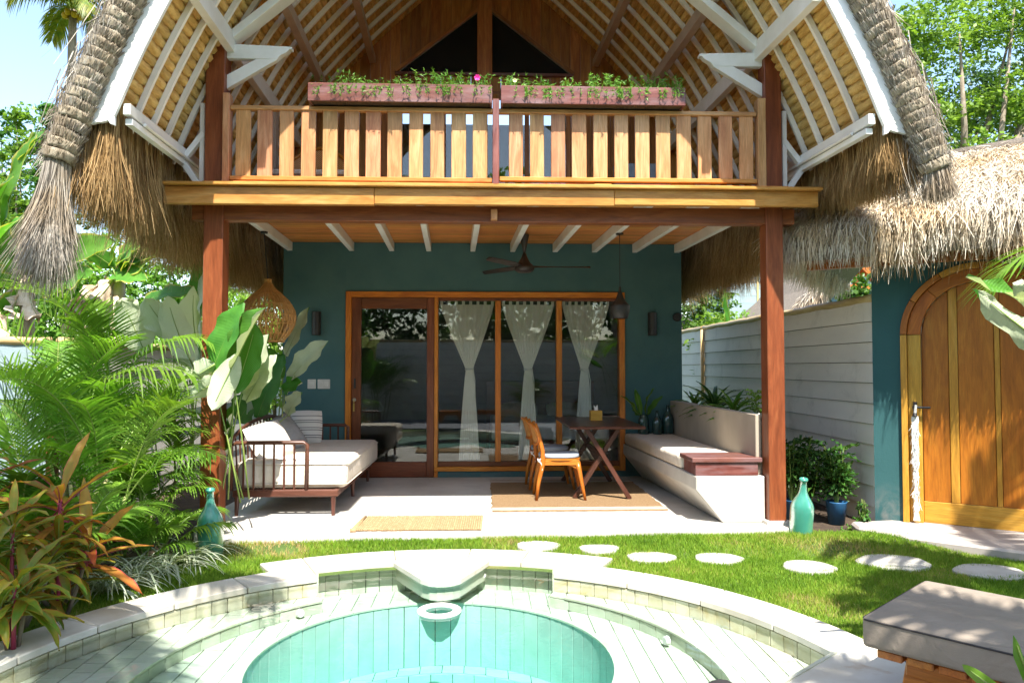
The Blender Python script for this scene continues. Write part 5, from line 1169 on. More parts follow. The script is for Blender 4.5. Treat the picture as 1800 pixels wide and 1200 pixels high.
# ---------------------------------------------------------------- balcony things
def planterbox(x0, x1, label, flab):
    p = thing('planter_box', label, 'planter', ((x0+x1)/2, 6.70, 3.83), group='long dark red planter boxes on the balcony rail', world=True)
    bx('front_board', x0, x1, 6.60, 6.62, 3.83, 3.995, M['mahog'], p, .003); bx('back_board', x0, x1, 6.78, 6.80, 3.83, 3.995, M['mahog'], p, .003)
    bx('end_board', x0, x0+.02, 6.621, 6.779, 3.83, 3.995, M['mahog'], p, .003); bx('end_board', x1-.02, x1, 6.621, 6.779, 3.83, 3.995, M['mahog'], p, .003)
    bx('soil', x0+.021, x1-.021, 6.621, 6.779, 3.84, 3.97, M['soil'], p, 0)
    root = thing('trailing_flowers', flab, 'flowers', ((x0+x1)/2, 6.70, 3.97), group='flowering plants in the planter boxes', world=True)
    n = int((x1-x0)*150); L = []; D = []; Ln = []
    for i in range(n):
        x = U(x0+.03, x1-.03); dens = .5+.5*math.sin(x*6+1)*math.sin(x*2.3); 
        if U(0, 1) > .35+.65*dens: continue
        fr_ = U(0, 1) < .3; sx0 = U(-.35, .35); base = Vector((x, 6.625 if fr_ else U(6.64, 6.76), 3.975)); pts = [base]; h = U(.06, .16)*(.7+.5*dens)
        for k in range(1, 5):
            t = k/4; pts.append(base+Vector((sx0*h*t, (-.06*t if fr_ else 0)+U(-.01, .01), (h*(.4*t) - .12*t*t if fr_ else h*t))))
        L += pts
    pts = np.array([tuple(p_) for p_ in L]); rep = 5; P0 = np.repeat(pts, rep, 0); N0 = len(P0)
    strands('foliage', P0, rng.normal(0, 1, (N0, 3))+np.array([0, -.15, .35]), rng.uniform(.018, .04, N0), .009, M['portu'], root, grav=.1, seg=2, jit=.2)
    return root
ra = planterbox(-1.575, .075, 'left of the two long dark red planter boxes on the balcony rail', 'green trailing plants with one pink bloom in the left planter box')
rb = planterbox(.155, 1.84, 'right of the two long dark red planter boxes on the balcony rail', 'green trailing plants with a pale bud in the right planter box')
for rt_, (x, z, mt_, r) in ((ra, (-.06, 4.065, 'pink', .026)), (rb, (.28, 4.045, 'yellowp', .018))):
    b = B()
    for k in range(6):
        a = k*math.pi/3; b.add([(x, 6.62, z), (x+r*math.cos(a-.5), 6.61, z+r*math.sin(a-.5)), (x+r*1.15*math.cos(a), 6.605, z+r*1.15*math.sin(a)), (x+r*math.cos(a+.5), 6.612, z+r*math.sin(a+.5))], [(0, 1, 2, 3)])
    b.tube([(x, 6.62, z), (x, 6.66, 3.98)], .002, 4); b.build('flower', M[mt_], rt_)
uc = thing('balcony_chair', 'woven cane armchair standing behind the balcony railing at left', 'chair', (-1.85, 8.2, 3.15), world=True)
b = B(); P = [[(-2.35+1.0*i/12, 8.25+.12*math.sin(math.pi*i/12), 3.30+(.62*math.sin(math.pi*(.12+.76*i/12)))*j/6) for j in range(7)] for i in range(13)]; b.slab(P, (0, .02, 0)); b.build('woven_back', M['cane'], uc)
b = B(); b.tube([(P[i][6][0], P[i][6][1], P[i][6][2]) for i in range(13)], .02, 8); b.build('back_rim', M['chair'], uc, smooth=True)
bx('seat', -2.3, -1.4, 7.75, 8.2, 3.45, 3.52, M['cream'], uc, .02)
for x in (-2.28, -1.42):
    for y in (7.78, 8.22): b = B(); b.tube([(x, y, 3.15), (x, y, 3.46)], .018, 8); b.build('leg', M['chair'], uc)
sf = thing('balcony_sofa', 'blue grey cushioned seat behind the railing at the right end', 'sofa', (2.0, 8.6, 3.15), world=True)
mattress('seat_cushion', 1.55, 2.35, 8.2, 8.9, 3.33, 3.50, M['bluef'], sf, .04); mattress('back_cushion', 1.6, 2.3, 8.91, 9.05, 3.40, 3.95, M['bluef'], sf, .05); bx('sofa_base', 1.55, 2.35, 8.2, 9.06, 3.17, 3.32, M['walnut'], sf)
# ---------------------------------------------------------------- big glass bottles
m, t, p, o_ = newmat('teal_glass'); tcn = _n(t, 'ShaderNodeTexCoord'); nn = noise(t, tcn.outputs['Object'], 4, 3)
t.links.new(ramp(t, nn, [(.35, (.07, .38, .28)), (.65, (.10, .46, .35))]), p.inputs['Base Color']); p.inputs['Roughness'].default_value = .25; p.inputs['Specular IOR Level'].default_value = .6; p.inputs['Coat Weight'].default_value = .3
p.inputs['Transmission Weight'].default_value = .4; M['tglass'] = m
def bottle(loc, H, label, dark=False):
    r = thing('glass_demijohn', label, 'bottle', loc, 0, 'big teal glass bottles beside the posts'); s = H/.60
    pr = [(.0, .0), (.085, .0), (.098, .012), (.104, .05), (.106, .15), (.108, .27), (.105, .32), (.092, .36), (.068, .40), (.048, .435), (.036, .47), (.030, .52), (.029, .565), (.034, .570)]
    b = B(); b.lathe([(q[0]*s, q[1]*s) for q in pr], (0, 0, 0), 28, False); o = b.build('bottle_body', M['tglass'], r, smooth=True, origin=(0, 0, 0))
    b = B(); b.lathe([(.029*s, .562*s), (.038*s, .566*s), (.041*s, .580*s), (.036*s, .594*s), (.024*s, .592*s), (.021*s, .57*s), (.02*s, .50*s)], (0, 0, 0), 20, False); b.build('lip', M['tglass'], r, smooth=True, origin=(0, 0, 0)); return r
bt = bottle((2.865, 6.64, -.10), .57, 'turquoise glass bottle standing on the lawn right of the right post'); bt.rotation_euler = (R(9), 0, 0)
b2 = dup(bt, W(371, 960, 6.2)*1, 0, 'turquoise glass bottle half hidden by palm fronds at the left post'); b2.location.z = -.10; b2.rotation_euler = (R(4), 0, 0)
# ---------------------------------------------------------------- lounger
A0 = Vector((1.63, 3.16, 0)); ul = Vector((.66, -.75, 0)).normalized(); vl = Vector((.75, .66, 0)).normalized(); rl_ = math.atan2(ul.y, ul.x)
zt_ = .385
lo = thing('sun_lounger', 'wooden slatted sun lounger at the lower right corner of the picture', 'sun lounger', (A0.x, A0.y, -.08), rl_)   # local x along its length, y across
Lz = zt_+.08-.13
for i in range(20): B().box(.05+i*.118, .05+i*.118+.10, .02, .75, Lz-.04, Lz-.006).build('slat', M['chair'], lo, .004)
for y in (.09, .65): B().box(.14, 2.1, y, y+.035, Lz-.11, Lz-.042).build('side_rail', M['chair'], lo, .004)
for x, s in ((.16, 1), (1.85, 1)):
    for y in (.06, .63):
        b = B(); b.prism([(x-.02, Lz-.045), (x+.52, Lz-.045), (x+.60, .0), (x+.54, .0), (x+.46, Lz-.12), (x+.10, Lz-.12), (x+.0, .0), (x-.07, .0)], y+.036, y+.066, 'y'); b.build('leg_frame', M['chair'], lo, .004)
cu = B(); cu.box(-.0, 2.0, -.01, .78, Lz, zt_+.08); lc = cu.build('lounger_cushion', M['taupef'], None, .022, seg=3, smooth=True, origin=(0, 0, 0)); lc.location = (A0.x, A0.y, -.08); lc.rotation_euler = (0, 0, rl_)
tag(lc, 'thick taupe cushion lying on the wooden sun lounger', 'cushion')
b = B(); z = zt_+.08-.012; b.tube([(.0, .01, z), (.0, .76, z)], .004, 5); b.tube([(.01, -.011, z), (1.98, -.011, z)], .004, 5); b.build('seam', M['piping'], lc, origin=(0, 0, 0)).location = (0, 0, 0)
# dark bolster at the bottom edge
c0 = W(1262, 1204, 2.05); b = B(); b.tube([c0+Vector((-.0, -.55, -.03)), c0+Vector((0, -.02, -.045)), c0+Vector((0, 0, -.05))], [.075, .07, .05], 20); tag(b.build('bolster', M['piping'], None, smooth=True), 'dark rounded end of a bolster poking in at the bottom edge', 'bolster')
# ================================================================ FENCES
def fence(name, label, p0, p1, zt, nb, mat, z0=-.12, th=.02, bamboo=True, posts=(), lap=.012, joint=None, sgn=1):
    """horizontal lapped boards between two ground points"""
    a = Vector((p0[0], p0[1], 0)); c = Vector((p1[0], p1[1], 0)); L = (c-a).length; rz = math.atan2(c.y-a.y, c.x-a.x)
    r = thing(name, label, 'fence', (a.x, a.y, z0), rz); hb = (zt-z0)/nb; md = []
    b = B(); V = [(0, -sgn*(th+lap), .004), (0, -sgn*(th-.004), hb-.002), (0, -sgn*.004, hb-.002), (0, -sgn*.004, .004)]; B().box(0, L, min(0, -sgn*.008), max(0, -sgn*.008), .01, zt-z0-.01).build('backing', M['soil'], r)
    js = [0]+list(joint or [])+[L]
    for k in range(nb):
        cuts = sorted(set([0, L]+([U(.25, .75)*L] if L > 3 else []))) if joint is None else [0]+[joint[k % len(joint)]]+[L]
        for i in range(len(cuts)-1):
            x0, x1 = cuts[i]+.001, cuts[i+1]-.001; z = k*hb
            B().add([(x, y, zz+z) for x in (x0, x1) for (_, y, zz) in V], [(0, 1, 2, 3), (7, 6, 5, 4), (0, 4, 5, 1), (1, 5, 6, 2), (2, 6, 7, 3), (3, 7, 4, 0)]).build('board', mat, r)
    for i in range(max(2, int(L/1.6))+1): x = .03+i*(L-.06)/max(2, int(L/1.6)); B().box(x-.025, x+.025, sgn*.002, sgn*.05, -.1, zt-z0-.01).build('fence_post', M['siding'], r)
    if bamboo:
        n = max(1, round(L/2.4)); s = L/n
        for i in range(n):
            pts = []; rad = []; m_ = 9
            for q in range(m_*2+1):
                x = i*s+s*q/(m_*2); pts.append((x, -sgn*.005, zt-z0+.03+.004*math.sin(q+i))); rad.append(.038 if q % 3 else .043)
            b = B(); b.tube(pts, rad, 10); b.build('bamboo_cap', M['bamboo'], r, smooth=True)
    for x in posts:
        b = B(); b.tube([(x, -sgn*.055, .0), (x, -sgn*.055, zt-z0)], .028, 10); b.build('bamboo_post', M['bamboo'], r, smooth=True)
    return r
fence('siding_fence', 'white grey lapped board fence with bamboo cap along the right side', (3.84, 7.12), (3.84, 15.5), 2.10, 11, M['siding'], posts=(5.55,), sgn=-1)
fence('siding_fence', 'pale blue lapped board fence with thick bamboo cap at the left edge', (-5.9, 7.0), (-4.0, 7.0), 1.66, 7, M['sidingb'], sgn=1)
fence('siding_fence', 'grey board fence behind the palms and the daybed on the left', (-3.95, 7.05), (-3.95, 15.5), 1.66, 7, M['siding'], sgn=1)
bx('corner_post', -4.0, -3.93, 6.95, 7.04, -.1, 1.62, M['leafw'], None); tag(bpy.data.objects['corner_post'], 'brown wooden post at the corner of the pale blue fence', 'post')
fence('siding_fence', 'long grey fence on the camera side of the garden, seen in the glass', (-6.5, -2.4), (7.5, -2.4), 2.2, 10, M['siding'], sgn=-1)
fence('siding_fence', 'board fence along the left side of the pool garden', (-5.9, -2.3), (-5.9, 6.95), 2.0, 9, M['siding'], sgn=1)
# ================================================================ GATEHOUSE
TH = R(35); gu = Vector((math.cos(TH), -math.sin(TH), 0)); gn = Vector((-math.sin(TH), -math.cos(TH), 0)); G0 = Vector((3.81, 7.11, 0))
gate = thing('gatehouse', 'teal garden gatehouse with grey thatch roof and arched wooden door', 'gatehouse', (G0.x, G0.y, -.12), -TH)   # local x along the wall, -y towards the pool
gc, gr = .90, .60; zs = 1.76+.12; zt = .10            # arch centre, radius, spring height, sill in local heights
def gw(pts, y0, y1, name, mat, bev=.0): return B().prism(pts, y0, y1, 'y').build(name, mat, gate, bev)
ro = gr+.055
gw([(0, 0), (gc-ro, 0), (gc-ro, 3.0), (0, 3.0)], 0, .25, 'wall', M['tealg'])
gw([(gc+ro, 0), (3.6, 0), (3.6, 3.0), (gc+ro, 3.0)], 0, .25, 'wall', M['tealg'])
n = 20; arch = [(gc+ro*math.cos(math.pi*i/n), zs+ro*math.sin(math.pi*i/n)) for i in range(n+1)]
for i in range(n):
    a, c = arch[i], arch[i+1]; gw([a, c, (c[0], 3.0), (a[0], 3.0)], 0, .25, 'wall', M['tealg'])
bp2 = B().prism([(0, 0), (gc-ro, 0), (gc-ro, .022), (gc-ro-.07, .03), (.12, .018), (0, .03)], -.012, .0, 'y'); bp2.build('paint_edge', M['whitef'], gate).location.z += .0
# arched frame: thin outer trim, wide inner frame, recessed leaf
gi = .485
def band(r0, r1, a0, a1, y0, y1, name, mat, par=None):
    m_ = 5 if a1-a0 < 2 else 24; P = [(gc+r0*math.cos(a0+(a1-a0)*k/m_), zs+r0*math.sin(a0+(a1-a0)*k/m_)) for k in range(m_+1)]+[(gc+r1*math.cos(a1+(a0-a1)*k/m_), zs+r1*math.sin(a1+(a0-a1)*k/m_)) for k in range(m_+1)]
    B().prism(P, y0, y1, 'y').build(name, mat, par or gate, .003)
for i in range(6):
    a0, a1 = math.pi*i/6+.004, math.pi*(i+1)/6-.004
    band(ro, gr+.001, a0, a1, -.035, .10, 'arch_trim', M['gatew'] if i % 3 else M['gatel'])
for i in range(4):
    a0, a1 = math.pi*i/4+.003, math.pi*(i+1)/4-.003; band(gr-.002, gi+.001, a0, a1, .012, .12, 'arch_frame', M['gatew'])
band(ro, gi, .001, math.pi-.001, .121, .135, 'arch_back', M['leafw'])
for x0, x1 in ((gc-ro, gc-gi), (gc+gi, gc+ro)): gw([(x0, .1), (x1, .1), (x1, zs), (x0, zs)], .121, .135, 'jamb_back', M['leafw'])
for x0, x1, y0, nm in ((gc-ro, gc-gr-.001, -.035, 'jamb_trim'), (gc+gr+.001, gc+ro, -.035, 'jamb_trim'), (gc-gr+.002, gc-gi-.001, .012, 'jamb'), (gc+gi+.001, gc+gr-.002, .012, 'jamb')):
    gw([(x0, .1), (x1, .1), (x1, zs-.003), (x0, zs-.003)], y0, .12, nm, M['gatel'], .003)
gr0 = gr; gr = gi
lf_ = gw([(gc-gr, .10), (gc+gr, .10), (gc+gr, .30), (gc-gr, .30)], .055, .10, 'door', M['gatel'], .004)
xs2 = [-.483, -.26, -.185, .10, .145, .483]
m_ = 16; B().prism([(gc-gr, .302), (gc+gr, .302)]+[(gc+gr*math.cos(math.pi*k/m_), zs+gr*math.sin(math.pi*k/m_)) for k in range(m_+1)], .09, .10, 'y').build('door_back', M['leafw'], lf_)
for i in range(5):
    xa, xb = xs2[i]+.002, xs2[i+1]-.002; strip = i in (1, 3); m_ = 6
    top = [(gc+xb+(xa-xb)*k/m_, zs+math.sqrt(max(0, (gr-.004)**2-(xb+(xa-xb)*k/m_)**2))) for k in range(m_+1)]
    B().prism([(gc+xa, .302), (gc+xb, .302)]+top, .062 if strip else .068, .089, 'y').build('door_batten' if strip else 'door_plank', M['gatel'] if strip else M['gatew'], lf_, .003)
hx_ = gc-gr-.055
b = B(); b.tube([(hx_, .02, 1.19), (hx_, -.04, 1.19)], .022, 12); b.tube([(hx_, -.035, 1.19), (hx_+.13, -.04, 1.19)], .011, 8); b.box(hx_-.015, hx_+.015, .0, .0115, 1.13, 1.24); b.build('handle', M['black'], lf_, smooth=False)
# macrame hanging from the handle
hp = G0+gu*(hx_)+gn*.045; hp.z = 1.0
ma = thing('macrame_hanging', 'long narrow white macrame strip hanging from the gate handle', 'wall hanging', (hp.x, hp.y, 0), -TH)
b = B(); m_ = 22; V = []; F = []
for i in range(m_+1):
    z = .985-.98*i/m_+.0; w = .027*(1-.55*math.exp(-((i/m_-.72)/.22)**2))+(.006*math.sin(i*2.1)); V += [(-w, .004*math.sin(i*1.7), z), (w, .004*math.sin(i*1.7+1), z)]
b.add(V, [(2*i, 2*i+1, 2*i+3, 2*i+2) for i in range(m_)]); o = b.build('knotted_strip', M['whitef'], ma); md = o.modifiers.new('s', 'SOLIDIFY'); md.thickness = .016
n = 260; ti = rng.random(n)*.95; zz = .96-.95*ti
strands('fringe', np.stack([rng.uniform(-.03, .03, n), rng.uniform(-.012, .012, n), zz], 1), np.tile([0, 0, -1.], (n, 1)), .06, .006, M['whitef'], ma, grav=0, seg=1, jit=.2, stuff=False)
b = B(); b.tube([(.0, -.01, .985), (.0, -.0, 1.01)], .02, 12); b.build('ring', M['black'], ma); b = B(); b.tube([(0, 0, 1.01), (.01, -.01, 1.09)], .012, 6); b.build('loop', M['whitef'], ma)
# thatch roof of the gatehouse: local frame
S0, S1_, zE, zR = -.78, 4.2, 2.74+.12, 3.72+.12
def roofp(s, t, lift=0):
    """s along the wall, t 0 eave .. 1 ridge; the left end is hipped"""
    x0 = S0+(.55-S0)*t; x = x0+(S1_-x0)*s; y = -.62+(1.85)*t; z = zE+(zR-zE)*(t**.80)-.06*(1-t)*0; return Vector((x, y, z+lift))
P = [[roofp(i/24, j/10) for j in range(11)] for i in range(25)]
b = B(); b.slab(P, (0, .05, -.28)); b.build('roof_thatch', M['strawgb'], gate)
hip = [[Vector((S0+(.55-S0)*(j/10), (-.62+1.85*(j/10))*(1-i/6)+(3.0-1.15*(j/10)-.0)*(i/6)+(-.0), zE+(zR-zE)*((j/10)**.8))) for j in range(11)] for i in range(7)]
b = B(); b.slab(hip, (.05, 0, -.28)); b.build('roof_thatch', M['strawgb'], gate)
n = 30000; s = rng.random(n); tt = rng.random(n)**.8; root = np.zeros((n, 3)); dd = np.zeros((n, 3))
x0 = S0+(.55-S0)*tt; root[:, 0] = x0+(S1_-x0)*s**1.3; root[:, 1] = -.62+1.85*tt; root[:, 2] = zE+(zR-zE)*tt**.8+rng.uniform(0, .05, n)
slope = (zR-zE)*.8*np.maximum(tt, .05)**-.2/1.85; dd[:, 1] = -1; dd[:, 2] = -slope+.12
dd[:, 0] = -.5*np.clip(.15-s, 0, .15)/.15
dd /= np.linalg.norm(dd, axis=1)[:, None]
strands('roof_straw', root, dd, rng.uniform(.12, .30, n), .0105, M['strawp'], gate, grav=.25, seg=2, jit=.22, rv=np.clip(rng.beta(3, 1.8, n), 0, 1))
n = 9000; tt = rng.random(n)**.8; q = rng.random(n); root = np.stack([S0+(.55-S0)*tt-.02, (-.62+1.85*tt)*(1-q)+(3.0-1.15*tt)*q, zE+(zR-zE)*tt**.8+rng.uniform(0, .05, n)], 1)
strands('roof_straw', root, np.tile([-.75, -.1, -.66], (n, 1)), rng.uniform(.12, .34, n), .0105, M['strawp'], gate, grav=.3, seg=2, jit=.2, rv=np.clip(rng.beta(3, 1.5, n), 0, 1))
n = 9000; xx = S0+(S1_-S0)*rng.random(n)**1.3; root = np.stack([xx, -.64-rng.random(n)*.05+rng.random(n)*.25, np.full(n, zE+.06)-rng.random(n)*.26], 1)
strands('eave_straw', root, np.tile([0, -.13, -1.], (n, 1)), rng.uniform(.06, .27, n)*(1+.25*np.sin(xx*6)), .010, M['strawp'], gate, grav=0, seg=2, jit=.12, rv=np.clip(rng.beta(2.4, 1.8, n), 0, 1))
n = 900; xx = S0+.8+(S1_-S0)*rng.random(n)**1.3; strands('eave_straw', np.stack([xx, -.5+rng.random(n)*.2, np.full(n, zE-.2)], 1), np.tile([0, -.1, -1.], (n, 1)), rng.uniform(.12, .34, n), .008, M['straw'], gate, grav=0, seg=2, jit=.1)
n = 4000; q = rng.random(n); root = np.stack([S0-.02+rng.random(n)*.2, -.62+3.6*q, zE+.05-rng.random(n)*.24], 1)
strands('eave_straw', root, np.tile([-.3, -.05, -1.], (n, 1)), rng.uniform(.08, .28, n), .010, M['strawp'], gate, grav=0, seg=2, jit=.14, rv=np.clip(rng.beta(3, 1.6, n), 0, 1))
b = B(); b.tube([(.5, 1.23, zR+.0), (1.5, 1.24, zR+.03), (S1_, 1.24, zR+.0)], [.07, .085, .08], 10); b.build('ridge_roll', M['roofgrey'], gate, smooth=True)
B().box(S0+.25, S1_, -.35, -.28, zE-.34, zE-.24).build('eave_beam', M['gatew'], gate)
# ================================================================ NEIGHBOURS
nb_ = thing('neighbour_house', 'pale blue boarded house behind the right fence', 'house', (7.6, 20.5, 0), world=True)
zl = W(1290, 470, 20).z
b = B(); 
for k in range(24): B().box(6.75, 14.5, 20.0+.0, 20.02, .0+k*.2, .0+k*.2+.195).build('siding_board', M['sidingb'], nb_)
bx('wall', 6.75, 14.5, 20.021, 24, 0, 4.8, M['sidingb'], nb_, 0); bx('window', 8.0, 8.16, 19.97, 19.999, 2.3, 2.9, M['black'], nb_); bx('door_frame', 7.5, 7.55, 19.97, 19.999, .5, 4.2, M['bamboo'], nb_)
b = B(); b.prism([(6.2, 4.7), (15, 4.7), (13.5, 6.4), (8, 6.4)], 19.4, 24.5, 'y'); b.build('roof', M['roofgrey'], nb_)
th = thing('thatched_gable', 'small thatched gable with orange timber frame beyond the right fence', 'house', (5.9, 12.5, 0), world=True)
Yg = 12.4; A = W(1395, 535, Yg); T = W(1500, 455, Yg); E_ = W(1620, 560, Yg)
bm_('gable_rafter', A+Vector((.35, 0, .05)), T+Vector((.0, 0, -.02)), .12, .14, M['frame'], th, up=(0, 1, 0)); bm_('gable_rafter', T+Vector((.02, .0, -.02)), E_, .12, .14, M['frame'], th, up=(0, 1, 0))
bm_('tie', W(1440, 505, Yg), W(1560, 505, Yg), .1, .09, M['frame'], th); bm_('king_post', W(1508, 505, Yg+.15), W(1508, 462, Yg+.15), .14, .12, M['frame'], th, up=(0, 1, 0)); bm_('brace', W(1512, 470, Yg+.2), W(1560, 515, Yg+.2), .09, .09, M['frame'], th, up=(0, 1, 0))
pa = [W(1455, 512, Yg+.1), W(1560, 512, Yg+.1), W(1560, 570, Yg+.1), W(1480, 570, Yg+.1)]; B().prism([(v.x, v.z) for v in pa], Yg+.1, Yg+.2, 'y').build('gable_wall', plain('blue_gable_paint', (.10, .24, .34)), th)
pts = [(A.x-.25, A.z-.75), (A.x+.0, A.z-.1), (A.x+.5, A.z+.32), (T.x-.05, T.z+.25), (T.x+.25, T.z+.25), (T.x-.05, T.z), (A.x+.55, A.z+.05), (A.x+.25, A.z-.25)]
B().prism(pts, Yg-.1, Yg+3, 'y').build('thatch', M['roofgrey'], th)
n = 2600; q = rng.random(n); px = np.interp(q, [0, .35, .7, 1], [A.x-.2, A.x+.05, A.x+.5, T.x]); pz = np.interp(q, [0, .35, .7, 1], [A.z-.5, A.z-.02, A.z+.3, T.z+.2])
strands('thatch_straw', np.stack([px, Yg-.12-rng.random(n)*.1, pz+rng.normal(0, .06, n)], 1), np.tile([-.5, -.3, -.8], (n, 1)), rng.uniform(.12, .3, n), .018, M['strawg'], th, grav=.3, seg=2, jit=.3)
ht = thing('thatched_hut', 'low rounded grey thatch roof seen just right of the teal wall', 'hut', (5.1, 15.9, 0), world=True)
c = W(1205, 640, 16.6); b = B(); b.lathe([(1.75, 0), (1.72, .12), (1.2, .62), (.6, 1.05), (.15, 1.25), (.0, 1.28)], (c.x-.55, 17.6, 1.75), 28); b.build('roof', M['roofgrey'], ht, smooth=True)
b = B(); b.lathe([(1.3, -.1), (1.3, 1.8)], (c.x-.55, 17.6, 0), 20); b.build('wall', M['sidingb'], ht)
# ================================================================ PLANTS
FR = {}
def fm(key, *a, **k):
    if key not in FR: FR[key] = frond_mesh('frond', *a, **k)
    return FR[key]
def areca(loc, label, n=22, H=1.0, L=1.25, tilt=1.0, seed=1, mat='palm', stems=6, dirs=None):
    random.seed(seed); r = thing('areca_palm', label, 'palm plant', loc, 0, 'feathery palms in the left bed')
    tops = []
    for i in range(stems):
        a = U(0, 6.28); rr = U(.03, .22); h = H*U(.45, 1.0); x, y = rr*math.cos(a), rr*math.sin(a); tx, ty = x*1.9+U(-.06, .06), y*1.9+U(-.06, .06); tops.append((tx, ty, h))
        b = B(); b.tube([(x, y, -.02), ((x+tx)/2+.02, (y+ty)/2, h*.5), (tx, ty, h)], [.019, .016, .012], 7); b.build('stem', M['palmbark'], r, smooth=True)
    for i in range(n):
        t = tops[i % stems]; k = i % 5
        me = fm((mat, k, round(L, 1)), L*(.85, 1, 1.1, .95, .8)[k], L*.33, 28, M[mat], a0=(1.4, 1.2, 1.35, 1.0, 1.5)[k], bend=(1.2, 1.4, 1.6, 1.4, .8)[k], vee=(.6, .45, .7, .3, .8)[k], droop=(.6, .8, .5, 1.0, .35)[k], wl=.019, stem=.26)
        az = i*2.4+U(-.3, .3) if dirs is None else U(*dirs)
        place('frond', me, r, (t[0], t[1], t[2]-.03), (U(-.1, .1), U(-.12, .12), az), U(.8, 1.12))
    return r
areca((-3.2, 5.85, -.1), 'feathery palm in the middle of the left bed with the longest drooping fronds', 17, .75, 1.2, seed=3, stems=8)
areca((-2.92, 6.45, -.1), 'feathery palm hiding the foot of the left post and the bottle', 18, .45, .78, seed=5, stems=6)
areca((-3.3, 6.4, -.1), 'tall feathery palm in front of the end of the blue fence', 18, 1.15, 1.3, seed=8, stems=7)
areca((-3.35, 6.75, -.1), 'upright feathery palm behind the others beside the fence corner post', 15, 1.35, 1.3, seed=12, stems=6)
areca((-3.55, 5.2, -.1), 'low dark feathery palm behind the red leaved plant', 12, .35, .85, seed=14, mat='palmd', stems=5)
areca((-2.95, 5.3, -.1), 'small feathery palm whose fronds touch the lawn edge', 14, .2, .75, seed=17, stems=4)
areca((-4.5, 5.9, -.1), 'low feathery palm at the left picture edge against the fence', 9, .35, 1.0, seed=19, mat='palmd', stems=5)
areca((-2.68, 5.95, -.1), 'small bright feathery palm in front of the left bottle', 14, .12, .62, seed=201, stems=4)
areca((-3.1, 6.75, -.1), 'cane stemmed feathery palm just left of the left post', 14, .7, .8, seed=203, stems=9)
areca((-2.6, 5.35, -.1), 'lowest feathery palm with a fan shaped frond over the lawn', 9, .1, .5, seed=205, stems=3)
# cordylines
cm = [leaf_mesh('leaf', L_, .062, M['cordy'], bend=bn, fold=.4, wave=.006, nu=8, nv=2, shape='sin', stemlen=.06, stemr=.005, stemmat=M['pinkstem']) for L_, bn in ((.42, .9), (.36, 1.4), (.46, .5))]
cg = [leaf_mesh('leaf', L_, .058, M['cordg'], bend=bn, fold=.4, wave=.006, nu=8, nv=2, shape='sin', stemlen=.05, stemr=.005) for L_, bn in ((.34, 1.1), (.30, 1.6), (.38, .7))]
def cordy(loc, h, n, label, ms, seed, k=3):
    random.seed(seed); r = thing('cordyline', label, 'red leaved plant', loc, 0, 'red and orange leaved plants at the left edge')
    for j in range(k):
        hx, hy, hz = (0, 0, h) if j == 0 else (U(-.22, .22), U(-.2, .2), h*U(.45, .85))
        b = B(); b.tube([(hx*.3, hy*.3, 0), (hx*.7, hy*.7, hz*.5), (hx, hy, hz)], [.014, .012, .01], 7); b.build('stem', M['bark'] if j else M['pinkstem'], r, smooth=True)
        for i in range(n):
            t = i/(n-1); place('leaf', ms[i % 3], r, (hx, hy, hz*(.72+.28*t)), (U(-.25, .25), -(-.1+1.35*t)+U(-.15, .15), i*2.4+j), U(.8, 1.15))
c_ = W(104, 960, 4.75); cordy((c_.x, 4.75, -.1), .74, 13, 'tallest red edged plant with pink stem, in front of the feathery palms', cm, 31, 2)
c_ = W(20, 1040, 4.5); cordy((c_.x, 4.5, -.1), .62, 15, 'orange and green leaved plant cut by the left picture edge', cg, 33, 4)
c_ = W(25, 1060, 4.15); cordy((c_.x, 4.15, -.1), .36, 14, 'low red and green leaved plant at the lower left corner', cg, 35, 3)
c_ = W(-50, 960, 5.2); cordy((c_.x, 5.2, -.1), .8, 14, 'orange leaved plant behind, against the blue fence', cm, 37, 3)
c_ = W(95, 1010, 4.95); cordy((c_.x, 4.98, -.1), .30, 12, 'small green and orange leaved plant beside the pale grass tufts', cg, 39, 3)
# variegated tufts
vb = [leaf_mesh('blade', L_, .013, M['varieg'], bend=1.9, fold=.3, wave=0, nu=7, nv=1, shape='strap', stemr=.0015) for L_ in (.52, .6, .44)]
for i, (x, y, l) in enumerate(((190, 985, 'pale striped grass tuft nearest the pool on the left bed'), (235, 965, 'pale striped grass tuft under the palm, second from the left'), (290, 945, 'pale striped grass tuft under the middle palm fronds'), (335, 935, 'pale striped grass tuft closest to the left bottle'))):
    Y = (5.25, 5.5, 5.75, 6.0)[i]; c_ = W(x, y, Y); r = thing('grass_tuft', l, 'grass tuft', (c_.x, Y, -.1), 0, 'pale striped grass tufts in the left bed'); random.seed(50+i)
    for k in range(60): place('blade', vb[k % 3], r, (U(-.05, .05), U(-.05, .05), 0), (U(-.2, .2), -U(.6, 1.4), k*2.4+U(-.3, .3)), U(.7, 1.1))
